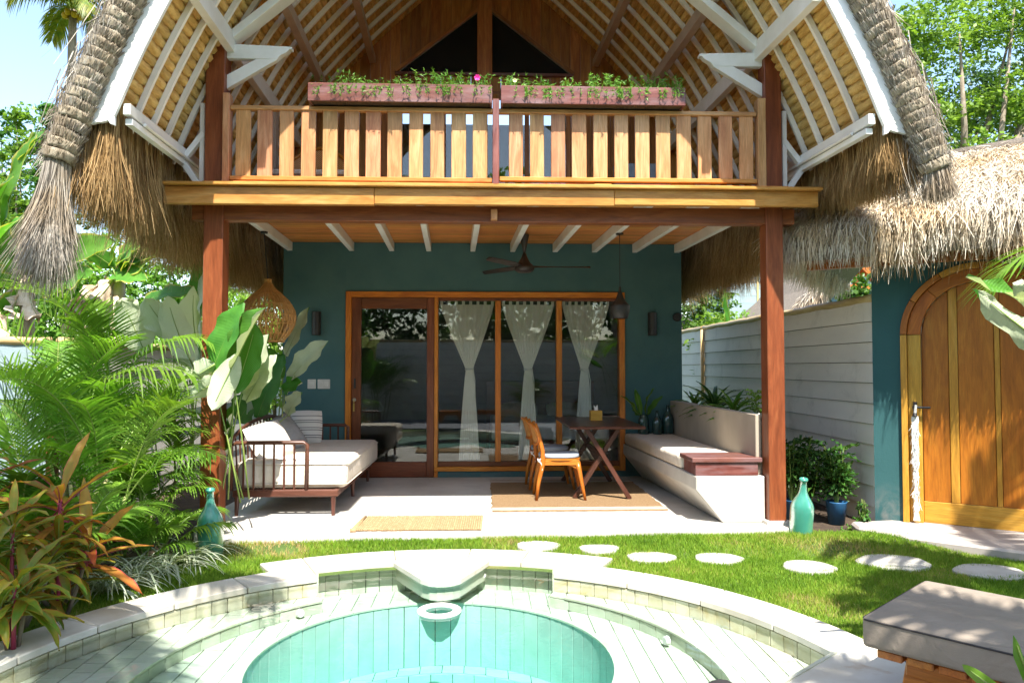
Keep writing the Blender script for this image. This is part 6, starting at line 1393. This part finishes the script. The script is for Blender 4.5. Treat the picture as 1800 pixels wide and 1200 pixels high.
# broad leaved plants round the left post
pa_ = thing('broad_leaf_plant', 'broad pale backed leaves in front of and beside the left post', 'broad leaved plant', W(400, 900, 6.95)*1, world=True, group='broad leaved plants round the left post')
def BL(par, bp, tp, Y, wpx, roll, mat='calath', bend=.35, fold=.25, st=None, tear=.12, wave=.022, Y2=None):
    bigleaf(par, W(bp[0], bp[1], Y), W(tp[0], tp[1], Y2 or Y-.1), wpx*Y/FPX, roll, bend, fold, mat, stem=W(st[0], st[1], Y+.1) if st else None, tear=tear, wave=wave)
Yp = 6.55
BL(pa_, (372, 655), (425, 535), Yp, 66, R(75), 'calath', .2, .2, (405, 880))
BL(pa_, (408, 650), (462, 543), Yp-.1, 56, R(55), 'calath', .2, .7, (408, 880))
BL(pa_, (412, 690), (450, 570), Yp, 48, R(-75), 'calathr', .3, .3, (405, 880))
BL(pa_, (425, 690), (470, 590), Yp+.3, 66, R(70), 'calathr', .15, .15, (415, 880))
BL(pa_, (432, 705), (482, 625), Yp+.35, 50, R(80), 'calathr', .2, .15)
BL(pa_, (418, 625), (372, 720), Yp-.15, 44, R(95), 'calath', .55, .3)
BL(pa_, (398, 662), (333, 700), Yp-.1, 34, R(60), 'calath', .5, .25)
BL(pa_, (378, 640), (342, 662), Yp-.05, 40, R(70), 'calath', .2, .4)
BL(pa_, (400, 770), (418, 700), Yp+.4, 46, R(65), 'calath', .2, .3)
BL(pa_, (400, 800), (412, 750), Yp+.5, 40, R(75), 'calath', .3, .3, (405, 880))
pb_ = thing('broad_leaf_plant', 'dark and pale broad leaves behind the daybed against the teal wall', 'broad leaved plant', W(450, 840, 9.0)*1, world=True, group='broad leaved plants round the left post')
BL(pb_, (452, 735), (497, 625), 8.3, 66, R(72), 'calath', .2, .2, (460, 800))
BL(pb_, (495, 665), (452, 612), 8.5, 56, R(100), 'calathr', .9, .3)
BL(pb_, (508, 668), (574, 600), 8.4, 40, R(70), 'calathr', .35, .35, (470, 800)); BL(pb_, (502, 625), (542, 542), 8.7, 26, R(80), 'calathr', .1, .2, (475, 790))
BL(pb_, (498, 690), (530, 672), 8.4, 36, R(60), 'calath', .6, .4, (470, 800)); BL(pb_, (505, 730), (530, 690), 8.3, 34, R(80), 'calathr', .5, .3, (470, 800))
BL(pb_, (440, 730), (470, 660), 8.5, 44, R(85), 'calathr', .3, .2, (450, 800)); BL(pb_, (420, 740), (452, 690), 8.6, 60, R(80), 'calath', .3, .2, (445, 800)); BL(pb_, (470, 740), (478, 680), 8.7, 40, R(88), 'calath', .3, .3, (462, 800))
pc_ = thing('broad_leaf_plant', 'broad leaved plant with two arching silver leaves left of the post', 'broad leaved plant', W(310, 880, 7.6)*1, world=True, group='broad leaved plants round the left post')
BL(pc_, (340, 645), (292, 520), 7.3, 52, R(105), 'calath', .75, .2, (330, 860)); BL(pc_, (305, 590), (255, 525), 7.4, 52, R(105), 'calath', .7, .2, (320, 860))
BL(pc_, (255, 620), (215, 530), 7.5, 60, R(80), 'calath', .4, .2, (300, 860)); BL(pc_, (250, 530), (345, 512), 8.0, 44, R(40), 'banana', .5, .2); BL(pc_, (352, 640), (362, 470), 7.9, 46, R(85), 'calathr', .2, .2, (345, 860))
BL(pc_, (345, 600), (340, 505), 7.7, 50, R(70), 'calath', .4, .3, (335, 860)); BL(pc_, (300, 690), (335, 650), 7.2, 50, R(75), 'calathr', .2, .2, (310, 860)); BL(pc_, (240, 560), (205, 530), 8.0, 45, R(60), 'calath', .5, .2)
BL(pc_, (362, 560), (352, 440), 8.2, 40, R(80), 'calathr', .3, .2)
# banana plants beyond the fence
def banana(label, base, Y, leaves, trunk=True, dry=0):
    r = thing('banana_plant', label, 'banana plant', W(base[0], base[1], Y), world=True, group='banana plants beyond the left fence')
    g = W(base[0], base[1], Y); b = B(); b.tube([(g.x, g.y, -.1), (g.x, g.y, g.z*.6), (g.x+.03, g.y, g.z+.1)], [.13, .11, .07], 10); b.build('trunk', M['dry'], r, smooth=True)
    for (bp, tp, w, roll, bd) in leaves: bigleaf(r, W(bp[0], bp[1], Y), W(tp[0], tp[1], Y-.35), w*Y/FPX, R(roll), bd, .3, 'banana', tear=.35, wave=.02, stem=g+Vector((0, 0, .1)), shape='band')
    for i in range(dry):
        a = U(0, 6.28); s = g+Vector((.1*math.cos(a), .1*math.sin(a), U(-.1, .3))); bigleaf(r, s, s+Vector((.45*math.cos(a), .3*math.sin(a)-.2, -U(.3, .75))), U(.12, .24), U(0, 3), 1.0, .8, 'drymat', name='dry_leaf', tear=.5, wave=.06)
    return r
M['drymat'] = M['dry']
banana('banana plant with broad leaves behind the straw tassel at the left', (45, 520), 9.2, (((70, 470), (196, 425), 58, 75, .25), ((75, 505), (160, 478), 54, 80, .2), ((90, 440), (30, 380), 62, 80, .25), ((40, 500), (-40, 425), 50, 40, .5), ((45, 500), (-60, 480), 46, 50, .3), ((50, 520), (-10, 560), 50, 50, .6), ((40, 480), (10, 395), 60, 85, .3)), dry=5)
banana('tall banana plant whose pale green leaf stands against the sky at left', (-60, 520), 8.6, (((5, 400), (60, 240), 46, 85, .25), ((-20, 420), (20, 310), 55, 60, .35), ((-30, 420), (-50, 300), 60, 70, .4), ((30, 300), (75, 232), 40, 70, .3), ((-20, 460), (40, 380), 56, 45, .5)), dry=4)
banana('banana plant with a rolled upright new leaf behind the hanging eave straw', (205, 500), 9.8, (((192, 470), (217, 395), 12, 90, .1), ((215, 470), (265, 405), 56, 75, .4), ((225, 480), (275, 440), 50, 80, .3), ((215, 470), (290, 445), 40, 50, .4), ((200, 480), (255, 490), 40, 60, .5), ((200, 470), (130, 425), 40, 50, .5), ((205, 470), (290, 425), 26, 60, .9)), dry=7)
banana('young banana plant with one bright leaf over the right fence', (1290, 640), 12.6, (((1288, 585), (1275, 510), 22, 80, .2), ((1290, 590), (1330, 560), 20, 60, .4), ((1290, 590), (1255, 560), 18, 60, .4)))['group'] = 'plants beyond the right fence'
# ---------------------------------------------------------------- trees and bushes behind
def tree(name, label, cat, loc, h, blobs, n, size, mat, trunk=.2, limbs=5, group=None, clump=.35, bark='bark'):
    r = thing(name, label, cat, loc, 0, group); b = B(); b.tube([(0, 0, -.2), (.05*h*.2, 0, h*.4), (0, 0, h*.75)], [trunk, trunk*.8, trunk*.45], 10); b.build('trunk', M[bark], r, smooth=True)
    for i in range(limbs):
        c, rd = blobs[i % len(blobs)]; st_ = Vector((0, 0, h*U(.35, .7))); e = Vector(c)+Vector((U(-.4, .4)*rd[0], U(-.4, .4)*rd[1], U(-.2, .4)*rd[2])); m_ = st_.lerp(e, .5)+Vector((U(-.2, .2), U(-.2, .2), -.15*h*.2))
        b = B(); b.tube([st_, m_, e], [trunk*.5, trunk*.3, trunk*.08], 7); b.build('limb', M[bark], r, smooth=True)
    crown('crown', r, blobs, n, size, M[mat], clump=clump); return r
g = W(1690, 240, 22); tree('broadleaf_tree', 'large spreading tree behind the gatehouse roof at the top right', 'tree', (g.x, 22, 0), 9.5, [((-1.2, 0, 11.5), (1.9, 2, 1.3)), ((1.6, 0, 12.2), (2.0, 2, 1.2)), ((-1.0, .5, 9.3), (2.0, 2, .9)), ((1.9, 0, 9.6), (1.8, 2, .9)), ((-2.6, 0, 10.4), (1.2, 1.5, .8)), ((.2, 0, 8.1), (1.3, 1.5, .5)), ((3.4, 0, 11), (1.3, 1.5, 2)), ((-2.2, 0, 8.0), (.9, 1, .6)), ((2.8, 0, 8.2), (1, 1, .5))], 26000, .085, 'tree', .3, 14, clump=.30)
g = W(1600, 160, 26); tree('broadleaf_tree', 'darker tree behind the large one at the top right', 'tree', (g.x+1, 27, 0), 8.5, [((0, 0, 9.3), (1.9, 1.5, 1.6)), ((2.5, 0, 11.5), (2, 1.5, 1.7)), ((-1.2, 0, 12.2), (1.6, 1.5, 1.2)), ((5, 0, 9.5), (2, 1.5, 1.6))], 13000, .10, 'treed', .3, 8, clump=.36)
# columnar trees at left
for i, (px, py, Y, rx, hz, l) in enumerate(((30, 250, 24, .55, 9.2, 'slim tree rising above the banana leaves at the left edge'), (5, 270, 26, .9, 8.2, 'bushy tree top cut by the left picture edge'), (80, 240, 28, .35, 8.3, 'tiny far tree top beside the straw roof roll'))):
    c_ = W(px, py, Y); tree('garden_tree', l, 'tree', (c_.x, Y, 0), hz*.9, [((0, 0, c_.z-.3), (rx, rx, .6)), ((.1, 0, c_.z+.7), (rx*.7, rx, .7)), ((0, 0, c_.z-1.5), (rx*1.4, rx, .9)), ((.05, 0, c_.z-2.6), (rx*1.5, rx, 1)), ((.0, 0, c_.z-4), (rx*1.6, rx, 1))][:5 if i < 2 else 3], 3600, .10, 'bush' if i else 'tree', .12, 4, clump=.22)
# hedge masses
def bush(label, px0, px1, py, Y, n, mat, size=.06, depth=1.2, zlo=.2, name='garden_bush', group=None, per=26):
    a, c_ = W(px0, py, Y), W(px1, py, Y); r = thing(name, label, 'bush', ((a.x+c_.x)/2, Y, 0), 0, group); w = c_.x-a.x; k = max(2, int(w/1.1)); bl = []
    for i in range(k):
        x = -w/2+w*(i+.5)/k; h = a.z*U(.86, 1.04); bl.append(((x, U(-.2, .2), (h+zlo)/2+.1), (w/k*.8, depth/2, (h-zlo)/2)))
        b = B(); b.tube([(x, 0, -.1), (x+U(-.1, .1), 0, h*.6)], [.04, .02], 6); b.build('trunk', M['bark'], r)
    crown('crown', r, bl, n, size, M[mat], clump=.16, per=per); return r
bush('bright green hedge seen below the straw eave at the left', 60, 400, 350, 14.5, 32000, 'bushb', .05)
bush('sunlit bush in the gap between the left post and the teal wall', 380, 520, 470, 13.6, 9000, 'bushb', .05)
bush('dark bush behind the banana plants at the left edge', -80, 160, 330, 16, 9000, 'bush', .08)
bush('bright bush between the straw eave and the right fence', 1195, 1290, 480, 16.2, 7000, 'bush', .06)
bush('yellow green bush over the right fence beside the banana leaf', 1240, 1345, 535, 13.4, 4500, 'bushb', .05)
bush('leafy climber under the orange gable beyond the fence', 1495, 1550, 500, 10.3, 1500, 'bush', .05, depth=.4, zlo=1.9)
bush('low bushes far behind the gatehouse', 1560, 1900, 225, 30, 6000, 'treed', .14)
# coconut palm, far left
def coconut(label, loc, H, L, n, mat='coconut', seed=60, cat='palm tree', nuts=True, lean=(0, 0), lf=.7, wl=.05, a=(1.1, .7, .35)):
    random.seed(seed); r = thing('coconut_palm', label, cat, loc, 0); tx, ty = lean
    pts = [(tx*t*t, ty*t*t, H*t-.1) for t in [i/10 for i in range(11)]]; b = B(); b.tube(pts, [.15-.05*i/10+(.012 if i % 2 else 0) for i in range(11)], 10); b.build('trunk', M['bark'], r, smooth=True)
    ms = [frond_mesh('frond', L*k, lf, 44, M[mat], a0=a0, bend=bd, vee=.1, droop=1.4, wl=wl, stem=.12, rr=.022) for k, a0, bd in ((1, a[0], 1.9), (.95, a[1], 1.9), (.9, a[2], 1.5))]
    for i in range(n): place('frond', ms[i % 3], r, (tx, ty, H-.05), (U(-.2, .2), U(-.15, .15), i*2.4+U(-.25, .25)), U(.85, 1.1))
    if nuts:
        for i in range(7): a_ = i*.9; b = B(); b.lathe([(0, -.11), (.07, -.08), (.1, 0), (.07, .08), (0, .11)], (tx+.2*math.cos(a_), ty+.2*math.sin(a_), H-.3+.06*(i % 2)), 10); b.build('coconut', M['coco'], r, smooth=True)
    return r
g = W(128, 30, 22); coconut('coconut palm with yellowing fronds against the sky at the top left', (g.x, 22, 0), g.z+.3, 2.0, 15, lf=.55, wl=.045)
# ---------------------------------------------------------------- right side plants
def bromeliad(loc, label, n=26, L=.42, wd=.05, mat='brom', seed=1):
    random.seed(seed); r = thing('bromeliad', label, 'rosette plant', loc, 0, 'rosette plants in the bench planter'); rosette(r, (0, 0, 0), n, L, wd, mat, (.15, 1.35), 1.0, z=.08); return r
bromeliad((2.80, 8.9, .86), 'big dark rosette plant in the bench planter', 34, .50, .065, seed=71)
bromeliad((2.74, 9.55, .86), 'rosette plant in the planter closest to the teal wall', 24, .36, .05, 'bush', seed=72)
bromeliad((2.80, 8.2, .86), 'green rosette plant in the planter near the bamboo post', 26, .40, .06, 'palmd', seed=73)
r = thing('potted_sprig', 'small bright sprig in a white pot on the planter beside the right post', 'potted plant', (2.73, 7.35, .90), 0)
b = B(); b.lathe([(.0, 0), (.035, 0), (.045, .09), (.04, .09), (.0, .08)], (0, 0, 0), 14); b.build('pot', M['whitepot'], r, smooth=True)
sm = [leaf_mesh('leaf', .11, .04, M['bushb'], bend=.6, nu=5, nv=2, shape='sin')]
for i in range(24): place('leaf', sm[0], r, (U(-.02, .02), U(-.02, .02), .08+.24*i/24), (0, -U(.1, .9), i*2.4), U(.6, 1.1))
def shrub(loc, H, label, n=46, pot=True, seed=80, potmat='pot', mat='pots', wd=.022, L=.17, spread=.10, ph=.20):
    random.seed(seed); r = thing('potted_shrub', label, 'potted plant', loc, 0, 'plants beside the right fence'); z0 = 0
    if pot: b = B(); b.lathe([(.0, 0), (.075, 0), (.098, ph*.95), (.104, ph), (.092, ph), (.085, ph*.9), (.0, ph*.9)], (0, 0, 0), 22); b.build('pot', M[potmat], r, smooth=True); z0 = ph*.9
    ms = [leaf_mesh('leaf', L*k, wd, M[mat], bend=bd, nu=5, nv=1, shape='sin', stemr=.002) for k, bd in ((1, .8), (.85, 1.3), (1.1, .4))]
    for j in range(9):
        a = j*2.4; sp = spread*U(.4, 1.6); x, y, h = sp*math.cos(a), sp*math.sin(a), H*U(.6, 1); b = B(); b.tube([(x*.1, y*.1, z0), (x*.6, y*.6, z0+(h-z0)*.5), (x, y, h)], [.006, .005, .003], 5); b.build('stem', M['greenstem'], r)
        for i in range(n//2):
            t = .25+.75*i/(n//2); place('leaf', ms[i % 3], r, (x*t, y*t, z0+(h-z0)*t), (U(-.3, .3), -U(.0, 1.1), i*2.4+j), U(.75, 1.15))
    return r
shrub((3.48, 7.22, -.09), .80, 'lance leaved shrub in the blue pot beside the white fence', seed=81, ph=.22)
shrub((3.13, 7.45, -.09), .88, 'dark lance leaved shrub between the post and the blue pot', seed=82, spread=.14)
shrub((2.98, 7.9, -.09), .98, 'broader leaved shrub just behind the right post', seed=83, wd=.045, L=.13, pot=False, spread=.12)
shrub((3.5, 7.9, -.09), .7, 'dark shrub farther back along the white fence', seed=84, pot=False, spread=.16)
shrub((3.62, 6.98, -.10), .30, 'tiny seedling growing at the foot of the fence', n=10, seed=85, pot=False, spread=.03, wd=.03, L=.07)
for (px, py, Y, l, s) in ((1395, 905, 7.1, 'small weed on the bare soil behind the right bottle', 91), (1500, 915, 6.9, 'small weed where the lawn meets the soil at the right', 92)):
    c_ = W(px, py, Y); r = thing('weed', l, 'weed', (c_.x, Y, -.1), 0, 'weeds on the bare soil'); random.seed(s)
    m_ = leaf_mesh('leaf', .07, .025, M['bush'], bend=.6, nu=4, nv=1, shape='sin')
    for i in range(16): place('leaf', m_, r, (U(-.1, .1), U(-.05, .05), U(0, .04)), (0, -U(.1, 1), U(0, 6.28)), U(.6, 1.2))
# near foliage at the right edge
np_ = thing('corner_palm', 'green palm with pointed fronds reaching in at the right edge', 'palm plant', (3.62, 3.35, -.1), 0)
b = B(); b.tube([(0, 0, 0), (.03, 0, 1.0), (0, .02, 2.05)], [.06, .05, .04], 9); b.build('trunk', M['palmbark'], np_, smooth=True)
ms = [frond_mesh('frond', L_, .42, 30, M['palm'], a0=a0, bend=bd, vee=.25, droop=.8, wl=.028, stem=.2, rr=.010) for L_, a0, bd in ((1.1, .9, 1.5), (1.25, .5, 1.5), (1.0, 1.2, 1.2))]
random.seed(97)
for i, az in enumerate((2.95, 3.5, 4.4, 5.3, .3, 5.9, 3.9)): place('frond', ms[(i+1) % 3], np_, (0, 0, 2.0), (0, U(-.1, .1), az), U(.85, 1.05))
nl = thing('corner_leaf_plant', 'broad pale green leaves cutting across the gate at the right edge', 'broad leaved plant', (2.55, 3.3, -.1), world=True)
Yq = 3.2
BL(nl, (1905, 650), (1715, 512), Yq, 46, R(88), 'calath', .3, .5, (1960, 900)); BL(nl, (1850, 560), (1703, 488), Yq+.1, 30, R(-50), 'calath', .25, .5); BL(nl, (1880, 560), (1785, 503), Yq, 55, R(40), 'calath', .2, .4, (1960, 900))
nf = thing('corner_blade_plant', 'bright pointed blades in front of the lounger at the lower right corner', 'strap leaved plant', (2.0, 2.0, -.08), world=True)
for bp, tp, w in (((1830, 1230), (1781, 1118), 34), ((1790, 1240), (1692, 1168), 34), ((1860, 1240), (1800, 1190), 30), ((1880, 1260), (1830, 1150), 30)): BL(nf, bp, tp, 2.35, w*.6, R(75), 'bushb', .3, .3, tear=0, wave=.002)
# ---------------------------------------------------------------- garden behind the camera: gives the shade and what the glass mirrors
areca((-4.6, 2.2, -.1), 'feathery palm beside the pool near the left fence, seen in the glass', 24, 1.5, 1.5, seed=101, stems=7)
areca((4.3, -1.6, -.1), 'feathery palm by the camera side fence', 22, 1.3, 1.4, seed=103, stems=6)
areca((-3.0, -1.7, -.1), 'feathery palm in the corner of the camera side fence', 22, 1.2, 1.4, seed=104, mat='palmd', stems=6)
areca((1.2, -1.8, -.1), 'low feathery palm in front of the camera side fence', 18, .5, 1.1, seed=105, mat='palmd', stems=5)
coconut('coconut palm whose crown shades the left end of the pool', (-4.3, 1.4, 0), 5.4, 2.1, 7, 'palmd', 110, nuts=False, lean=(1.7, .4), lf=.6)
coconut('coconut palm whose crown shades the gate and the lounger', (6.1, 2.0, 0), 4.8, 2.0, 6, 'palmd', 111, nuts=False, lean=(-1.4, .4), lf=.6)
for i, (x, y, z, l) in enumerate(((-6, -7, 6.5, 'broad tree behind the camera, left of the three'), (1, -9, 7.5, 'broad tree behind the camera, middle of the three'), (8, -7, 6.5, 'broad tree behind the camera, right of the three'))):
    random.seed(120+i); tree('garden_tree', l, 'tree', (x, y, 0), z*.8, [((0, 0, z), (2.6, 2.0, 1.6)), ((-2.2, 0, z-1.5), (2, 1.6, 1.3)), ((2.2, 0, z-1.3), (2, 1.6, 1.3)), ((0, -.5, z-2.8), (2.8, 1.5, 1.3)), ((0, 0, 2.4), (3.2, 1.4, 1.2))], 9000, .13, 'tree', .22, 8, clump=.4)
coconut('coconut palm behind the camera whose crown dapples the lounger', (4.0, -.9, 0), 4.7, 1.8, 6, 'palmd', 112, nuts=False, lean=(-.9, .6), lf=.55)
bl_ = dup(lo, (-1.4, -1.2, -.08), R(-8), 'wooden sun lounger on the paving by the far fence, seen in the glass')

for i, x in enumerate((-7.5, -5, -2.5, 0, 2.5, 5, 7.5)):
    random.seed(140+i); r = thing('tall_hedge_shrub', 'tall dense shrub behind the camera side fence, number %s from the left wall' % ('one', 'two', 'three', 'four', 'five', 'six', 'seven')[i], 'bush', (x, -3.6, 0), 0, 'tall shrubs behind the camera side fence')
    r['label'] = 'tall dense shrub over the fence mirrored in the glass, %s' % ('far left end', 'second from the left end', 'left of the middle', 'in the middle', 'right of the middle', 'second from the right end', 'far right end')[i]
    b = B(); b.tube([(0, 0, -.1), (.05, 0, 2.6)], [.07, .04], 7); b.build('trunk', M['bark'], r)
    crown('crown', r, [((0, 0, 3.0+.3*(i % 3)), (1.5, .8, 1.5)), ((.3, .1, 1.6), (1.3, .6, 1.2))], 5200, .10, M[('bush', 'bush', 'treed')[i % 3]], clump=.28)
